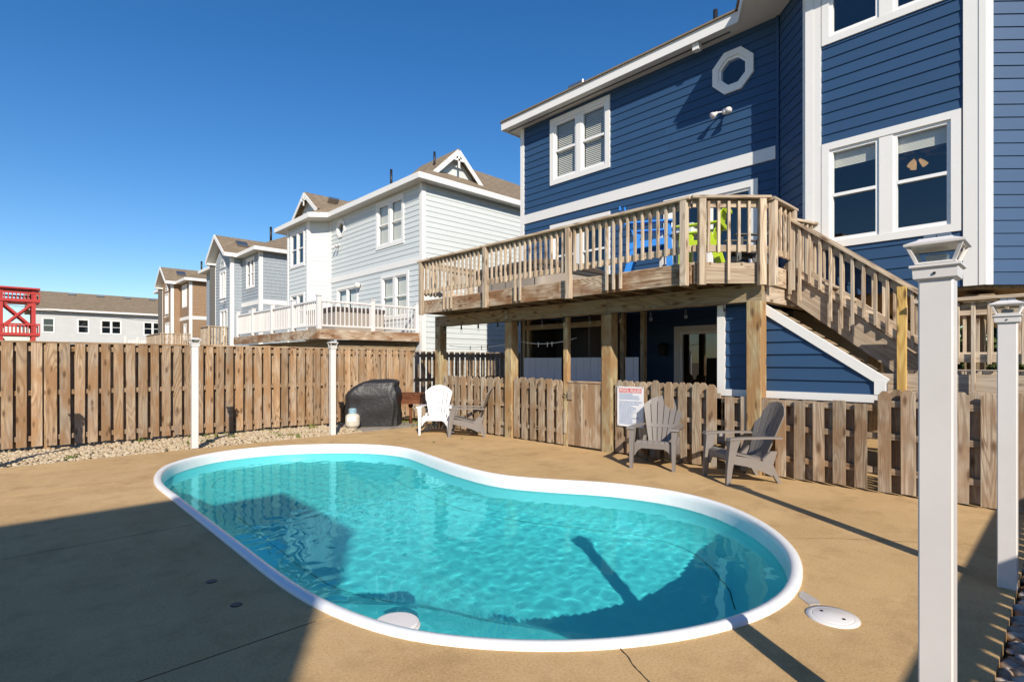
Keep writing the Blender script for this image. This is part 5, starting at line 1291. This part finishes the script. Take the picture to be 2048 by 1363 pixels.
# false gable on the -y slope and bay gable
def gable(parent, P0, P1, depthv, rise, name='gable', z=7.34, wallmat='siding_pale', ornament=True, over=0.0):
    """front gable from P0 to P1 (2D), roof running back along depthv"""
    a, b = Vector((*P0, z)), Vector((*P1, z)); m_ = a.lerp(b, .5) + Z * rise; d_ = Vector((*depthv, 0)); u = (b - a).normalized(); n_ = -d_.normalized()
    rf = link('gable_roof', mesh('gable_roof', [a - u * .12 - Z * .05, m_ + Z * .06, b + u * .12 - Z * .05, a + d_ - u * .12 - Z * .05, m_ + d_ + Z * .06, b + d_ + u * .12 - Z * .05, a - u * .12 - Z * .1, m_, b + u * .12 - Z * .1, a + d_ - u * .12 - Z * .1, m_ + d_, b + d_ + u * .12 - Z * .1],
        [(0, 1, 4, 3), (1, 2, 5, 4), (6, 7, 10, 9), (7, 8, 11, 10), (0, 6, 7, 1), (1, 7, 8, 2)], 'shingle'), parent)
    setb = 0.28
    poly_prism('gable_wall', [(0, 0), ((b - a).length, 0), ((b - a).length / 2, rise - 0.03)], a - n_ * setb, u, Z, n_, 0.03, wallmat, parent)
    for p, q_ in ((a, m_), (b, m_)):
        stick('barge_board', p - Z * .07 + n_ * .015 + (p - m_).normalized() * .1, q_ - Z * .05 + n_ * .015, 0.15, 0.03, Z, 'trim_white', parent, 0.0)
    if ornament:
        stick('finial', m_ - Z * 0.06 + n_ * .02, m_ - Z * (rise * 0.62) + n_ * .02, 0.07, 0.03, u, 'trim_white', parent, 0.0)
        stick('collar_tie', a.lerp(m_, .66) + n_ * .02, b.lerp(m_, .66) + n_ * .02, 0.07, 0.03, Z, 'trim_white', parent, 0.0)
    return rf
gable(P2, (10.15, 14.35), (12.25, 14.35), (0, 2.2), 0.98, z=7.58)
gable(P2, (9.15, 20.95), (9.15, 23.3), (4.2, 0), 0.85, z=7.58)
for i, (x, y, z) in enumerate(((9.9, 21.5, 8.12), (10.9, 21.5, 8.12), (11.2, 16.4, 8.32), (11.5, 16.0, 8.4))): stick('skylight', (x, y, z), (x + 0.42, y, z + (0.0 if i < 2 else 0.12)), 0.4, 0.1, (0, 1, -0.9) if i < 2 else (0, 1, 0.2), 'metal_grey', P2, 0.02)
tube('vent_pipe', [(10.2, 17.0, 7.6), (10.2, 17.0, 8.35)], 0.045, 'metal_black', P2, 10); tube('vent_pipe', [(10.6, 14.9, 7.9), (10.6, 14.9, 8.5)], 0.04, 'metal_black', P2, 10)
floodlight(F2, 5.62, 5.93, 'white twin floodlight on the pale house below its octagon window')
lp = thing('wall_lamp', 'round cream wall lamp beside the pale house sliding door', 'wall lamp', F2.p(3.95, 4.2, 0.03)); lathe('globe', [(0.0, -0.1), (0.08, -0.08), (0.1, 0.0), (0.08, 0.08), (0.0, 0.1)], 14, 'blind_cream', lp, F2.p(3.95, 4.2, 0.12)); tube('mount', [F2.p(3.95, 4.2, 0.02), F2.p(3.95, 4.2, 0.06)], 0.06, 'metal_black', lp)
# white railed deck of the pale house
D2 = thing('raised_deck', 'raised deck with white rail and posts on the pale house', 'deck', (7.9, 17.5, 0))
def vrail(a, b, posts, parent, zb, zt, sp=0.13):
    a, b = Vector((*a, 0)), Vector((*b, 0)); d_ = (b - a).normalized(); L = (b - a).length
    stick('top_rail', a + Z * (zt - .03), b + Z * (zt - .03), 0.07, 0.06, d_.cross(Z), 'vinyl_white', parent, 0.006)
    stick('bottom_rail', a + Z * (zb + .1), b + Z * (zb + .1), 0.05, 0.05, d_.cross(Z), 'vinyl_white', parent, 0.004)
    for s in posts:
        q = a + d_ * s; stick('rail_post', q + Z * zb, q + Z * (zt + .1), 0.115, 0.115, d_, 'vinyl_white', parent, 0.006); stick('post_cap', q + Z * (zt + .1), q + Z * (zt + .125), 0.15, 0.15, d_, 'vinyl_white', parent, 0.01)
    s = 0.1
    while s < L - 0.04:
        if min(abs(s - p) for p in posts) > 0.09: q = a + d_ * s; stick('baluster', q + Z * (zb + .1), q + Z * (zt - .05), 0.028, 0.028, d_, 'vinyl_white', parent, 0.0)
        s += sp
vrail((6.28, 14.2), (9.45, 14.2), (0.0, 1.62, 3.14), D2, 2.33, 3.13); vrail((6.28, 14.2), (6.28, 21.2), (1.74, 3.43, 5.2, 6.85), D2, 2.33, 3.13)
for y0, y1 in ((14.12, 17.6), (17.603, 21.3)): box('rim_board', 6.2, 6.24, y0, y1, 2.06, 2.32, 'wood_rim', D2, 1)
box('rim_board', 6.243, 9.45, 14.08, 14.12, 2.06, 2.32, 'wood_rim', D2, 0); box('beam', 6.9, 9.45, 14.3, 14.42, 1.82, 2.055, 'wood_beam', D2, 0); box('beam', 6.7, 6.82, 14.43, 21.2, 1.82, 2.055, 'wood_beam', D2, 1)
x = 6.32
while x < 9.4: box('deck_board', x - .068, x + .068, 14.13, 21.2, 2.3, 2.33, 'wood_deck', D2, 1); x += 0.142
for x, y in ((6.76, 14.5), (6.76, 17.8), (6.76, 21.0), (9.2, 14.36)): box('post', x - .07, x + .07, y - .07, y + .07, -0.2, 1.82, 'wood_post', D2, 2)
H2 = thing('hot_tub', 'dark hot tub behind the white rail of the pale house', 'hot tub', (8.3, 16.8, 2.33)); boxes_mesh('cabinet', [(7.4, 9.1, 15.6, 17.6, 2.335, 3.0)], 'tub_taupe', H2, (8.3, 16.6, 2.6)); boxes_mesh('cover', [(7.36, 9.14, 15.56, 17.64, 3.0, 3.12)], 'tub_cover', H2, (8.3, 16.6, 3.0))

# ---- grey and brown houses farther down the row
def row_house(y0, mat, name, label, first_wall=2.75, bay=2.9, z0=0.0, shingles=True):
    t = thing('beach_house', label, 'house', (9.5, y0 + 4, 0))
    xb = 8.95
    A = Face((9.5, y0), (0, 1), (-1, 0)); R = Face((9.5, y0), (1, 0), (0, -1)); yb = y0 + first_wall
    Bf = Face((xb, yb), (0, 1), (-1, 0)); Br = Face((9.5, yb), (-1, 0), (0, -1)); Cf = Face((9.5, yb + bay), (0, 1), (-1, 0))
    ha, hb_, hc = [], [], []
    w_, q = window(A, t, 0.75, 2.0, 5.25, 6.85, 2 if mat == 'siding_grey' else 3, 0.1, 0.1, None, 'glass'); ha.append(q)
    w_, q = window(A, t, 0.9, 1.6, 2.9, 4.1, 1, 0.1, 0.1, None, 'glass'); ha.append(q)
    w_, q = window(Bf, t, 0.85, 1.95, 4.9, 6.45, 2, 0.1, 0.08, None, 'glass', rail=False); hb_.append(q)
    w_, q = window(Bf, t, 0.6, 1.9, 2.35, 4.3, 2, 0.1, 0.08, 'shade' if mat != 'siding_grey' else None, 'glass', rail=False); hb_.append(q)
    w_, q = window(Cf, t, 0.3, 1.3, 4.9, 6.8, 1, 0.1, 0.08, None, 'glass'); hc.append(q)
    e = 0.17
    for f, L, hs_, sh in ((A, first_wall, ha, None), (R, 8.0, [], 0.22), (Bf, bay, hb_, None), (Br, 0.55, [], 0.22), (Cf, 4.0, hc, None)):
        backing(f, 0, L, -0.1, 7.02, hs_, mat, t); jn = 'shingle_siding' if sh else 'lap_siding'
        if f is A or f is R: siding(f, 0.12, L, 2.2, 4.35, e, mat, t, hs_, jn, sh); siding(f, 0.12, L, 4.58, 7.02, e, mat, t, hs_, jn, sh); fbox(f, 'band_trim', 0.12, L, 4.35, 4.58, 0.002, 0.036, 'trim_white', t)
        else: siding(f, 0.02, L - 0.02, 2.0, 7.02, e, mat, t, hs_, jn, sh)
    for f, a, b in ((A, 0, .14), (R, -.036, .14), (Bf, 0, .14), (Br, .41, .586), (Bf, bay - .12, bay)): fbox(f, 'corner_trim', a, b, 0, 7.0, 0.003, 0.036, 'trim_white', t)
    boxes_mesh('inner_wall', [(9.6, 18, yb + bay + 3.9, yb + bay + 4.0, 0, 7.0), (17.9, 18, y0, yb + bay + 4, 0, 7.0), (11.5, 11.6, y0 + .1, yb + bay + 3.9, 0, 7.0), (8.65, 9.5, yb + bay - .1, yb + bay, 0, 7.0)], 'room_dark', t, (12, y0, 0))
    ye = yb + bay + 4.0
    ev = [(9.12, y0 - .38), (18.3, y0 - .38), (18.3, ye + .38), (9.12, ye + .38), (9.12, yb + bay + .1), (9.12, yb - .3)]
    eaves(t, ev, 7.0, c=(13, y0 + 4))
    hip_roof(t, ev, [(12.6, y0 + 3.1, 8.95), (15.0, y0 + 3.1, 8.95), (12.6, ye - 3.2, 8.95), (15.0, ye - 3.2, 8.95)], [(0, 1, 7, 6), (1, 2, 9, 7), (2, 3, 8, 9), (3, 4, 5, 0, 6, 8), (6, 7, 9, 8)], 7.17)
    # projecting gable over the bay
    a = Vector((8.5, yb - .38, 7.0)); b = Vector((8.5, yb + bay + .2, 7.0)); m_ = a.lerp(b, .5) + Z * 1.2; d_ = Vector((4.6, 0, 0))
    link('gable_roof', mesh('gable_roof', [a + Z * .16, m_ + Z * .16, b + Z * .16, a + d_ + Z * .16, m_ + d_ + Z * .16, b + d_ + Z * .16, a, m_, b, a + d_, m_ + d_, b + d_], [(0, 1, 4, 3), (1, 2, 5, 4), (6, 7, 10, 9), (7, 8, 11, 10), (3, 4, 10, 9), (4, 5, 11, 10)], 'shingle'), t)
    link('gable_soffit', mesh('gable_soffit', [a - Z * .01, m_ - Z * .01, b - Z * .01, a + Vector((.5, 0, -.01)), m_ + Vector((.5, 0, -.01)), b + Vector((.5, 0, -.01))], [(0, 1, 4, 3), (1, 2, 5, 4)], 'trim_soffit'), t)
    for p, u in ((a, -1), (b, 1)): stick('barge_board', p + Vector((-.015, 0, .06)), m_ + Vector((-.015, 0, .09)), 0.2, 0.03, Z, 'trim_white', t, 0.0)
    stick('fascia', (8.5, a.y - .012, 7.08), (9.12, a.y - .012, 7.08), 0.2, 0.02, Z, 'trim_white', t, 0.0)
    box('eave_return', 8.48, 8.98, b.y - .4, b.y, 6.9, 7.0, 'trim_white', t, 1)
    poly_prism('gable_wall', [(0, 6.98), (bay, 6.98), (bay / 2, 6.98 + 0.98)], Bf.p(0, 0, 0.0), Bf.u, Z, Bf.n, 0.02, mat, t)
    # arched window in the gable
    vs = [Bf.p(1.4 + .42 * math.cos(k * math.pi / 10), 6.6 + .5 * math.sin(k * math.pi / 10), 0.045) for k in range(11)]; ar = link('arched_window', mesh('arched_window', vs + [v - Bf.n * .04 for v in vs], [tuple(range(11))] + [(i, i + 1, 12 + i, 11 + i) for i in range(10)], 'trim_white'), t)
    vs = [Bf.p(1.4 + .28 * math.cos(k * math.pi / 10), 6.67 + .36 * math.sin(k * math.pi / 10), 0.05) for k in range(11)]; link('pane', mesh('pane', vs, [tuple(range(11))], 'glass_dark'), ar)
    for i in range(2): stick('skylight', (9.4 + i * 1.5, yb + .62, 7.92), (9.95 + i * 1.5, yb + .62, 7.92), 0.5, 0.12, (0, 1, 0.72), 'metal_grey', t, 0.02)
    tube('vent_pipe', [(10.6, y0 + 1.6, 7.8), (10.6, y0 + 1.6, 8.7)], 0.06, 'metal_black', t, 10)
    floodlight(Bf, 0.9, 4.75, '', parent=t)
    return t
row_house(28.4, 'siding_grey', 'grey', 'blue grey shingled house with front gable, third in the row')
row_house(42.2, 'siding_brown', 'brown', 'brown shingled house with front gable, farthest in the row')
# decks of those houses
def small_deck(x0, x1, y0, y1, zb, zt, label):
    t = thing('raised_deck', label, 'deck', ((x0 + x1) / 2, (y0 + y1) / 2, 0), 'wooden decks down the row')
    boxes_mesh('floor', [(x0, x1, y0, y1, zb - .25, zb)], 'wood_rim', t, (x0, y0, zb))
    for (a, b) in (((x0, y0), (x1, y0)), ((x0, y0), (x0, y1))):
        a, b = Vector((*a, 0)), Vector((*b, 0)); stick('rail_cap', a + Z * zt, b + Z * zt, 0.14, 0.04, (b - a).cross(Z), 'wood_deck', t); L = (b - a).length; d_ = (b - a).normalized(); s = 0
        while s <= L: stick('baluster', a + d_ * s + Z * (zb - .2), a + d_ * s + Z * zt, 0.09, 0.03, d_, 'wood_deck', t, 0.0); s += 0.14
    for (x, y) in ((x0 + .1, y0 + .1), (x0 + .1, y1 - .1)): box('post', x - .07, x + .07, y - .07, y + .07, -0.2, zb - .25, 'wood_post', t, 2)
    return t
small_deck(8.0, 8.9, 31.6, 33.2, 2.35, 3.3, 'short wooden deck before the grey house')
small_deck(7.7, 9.45, 41.7, 46.5, 2.35, 3.3, 'long wooden deck before the brown house')

# ---- long house with brown roof across the far end
LH = thing('long_house', 'long pale grey house with brown roof beyond the plank fence', 'house', (9, 73, 0))
FL = Face((2.5, 70.0), (1, 0), (0, -1)); hl = []
for s0, s1, n in ((0.6, 1.35, 1), (3.3, 4.05, 1), (5.2, 6.75, 2), (8.9, 10.4, 2), (12.6, 13.4, 1)):
    w_, q = window(FL, LH, s0 - .12, s1 + .12, 4.25, 5.75, n, 0.08, 0.1, None, 'glass_dark'); hl.append(q)
for s0, s1 in ((2.5, 3.2), (5.3, 6.1)): w_, q = window(FL, LH, s0 - .08, s1 + .08, 1.6, 2.75, 1, 0.08, 0.1, None, 'glass_dark', rail=False); hl.append(q)
backing(FL, 0, 22, -.1, 6.5, hl, 'siding_dim', LH); siding(FL, 0, 22, 1.0, 6.5, 0.22, 'siding_dim', LH, hl, 'lap_siding')
boxes_mesh('inner_wall', [(2.5, 24.5, 78, 78.1, 0, 6.5), (2.5, 2.6, 70.1, 78, 0, 6.5), (24.4, 24.5, 70.1, 78, 0, 6.5), (2.6, 24.4, 72, 72.1, 0, 6.5)], 'siding_dim', LH, (9, 74, 0))
vs = [(1.9, 69.5, 6.5), (25, 69.5, 6.5), (25, 78.5, 6.5), (1.9, 78.5, 6.5), (1.9, 74, 8.75), (25, 74, 8.75)]
link('roof', mesh('roof', vs, [(0, 1, 5, 4), (2, 3, 4, 5), (0, 4, 3), (1, 2, 5), (0, 3, 2, 1)], 'shingle'), LH)
fbox(Face((1.9, 69.5), (1, 0), (0, -1)), 'fascia', 0, 23, 6.42, 6.6, 0.0, 0.03, 'trim_white', LH)
for s in (2.6, 5.0, 7.4, 9.8): stick('roof_vent', (s + 2.6, 73.4, 8.55), (s + 3.2, 73.4, 8.55), 0.3, 0.16, Y, 'metal_grey', LH, 0.0)
# ---- red stair tower
RT = thing('stair_tower', 'red painted timber lookout tower at the left edge', 'tower', (0.9, 60, 0))
for x in (0.05, 2.0):
    for y in (59, 62): box('leg', x - .13, x + .13, y - .13, y + .13, -0.1, 7.3, 'red_paint', RT, 2)
for zf, zr_ in ((3.75, 4.45), (6.5, 7.0)):
    boxes_mesh('floor', [(-0.5, 2.4, 58.8, 62.2, zf - .22, zf)], 'red_paint', RT, (0, 60, zf))
    for y in (58.85, 62.15):
        stick('rail_cap', (-0.5, y, zr_), (2.4, y, zr_), 0.14, 0.06, Z, 'red_paint', RT)
        for k in range(13): stick('baluster', (-0.45 + k * .235, y, zf), (-0.45 + k * .235, y, zr_), 0.07, 0.04, X, 'red_paint', RT, 0.0)
for y0, z0_, z1_ in ((58.95, 4.2, 6.25), (58.95, 0.3, 3.4), (62.05, 4.2, 6.25)):
    stick('cross_brace', (0.05, y0, z0_), (2.0, y0, z1_), 0.17, 0.05, Z, 'red_paint', RT); stick('cross_brace', (0.05, y0 + .08, z1_), (2.0, y0 + .08, z0_), 0.17, 0.05, Z, 'red_paint', RT)
for x0, x1 in ((0.05, 0.6), (2.0, 1.45)): stick('knee_brace', (x0, 58.98, 5.95), (x1, 58.98, 6.28), 0.12, 0.05, Z, 'red_paint', RT)
boxes_mesh('roof', [(-0.6, 2.4, 58.6, 62.4, 7.3, 7.42)], 'red_paint', RT, (0, 60, 7.4))
# white vinyl fence far away
VF = thing('vinyl_fence', 'distant white vinyl fence below the long house', 'fence', (8, 52, 0))
for k in range(14): box('picket', 7.2 + k * .17, 7.32 + k * .17, 51.97, 52.0, 0.1, 3.15 + 0.0, 'vinyl_white', VF, 2)
for k in range(4): box('post', 7.1 + k * .8, 7.26 + k * .8, 51.93, 52.08, 0, 3.4, 'vinyl_white', VF, 2)
# overhead cable
cb = tube('power_cable', sag((-20, 66, 9.0), (24, 62, 4.6), 0.6, 24), 0.02, 'rubber_black', None, 4); tag(cb, 'thin overhead cable crossing before the long pale house', 'cable')
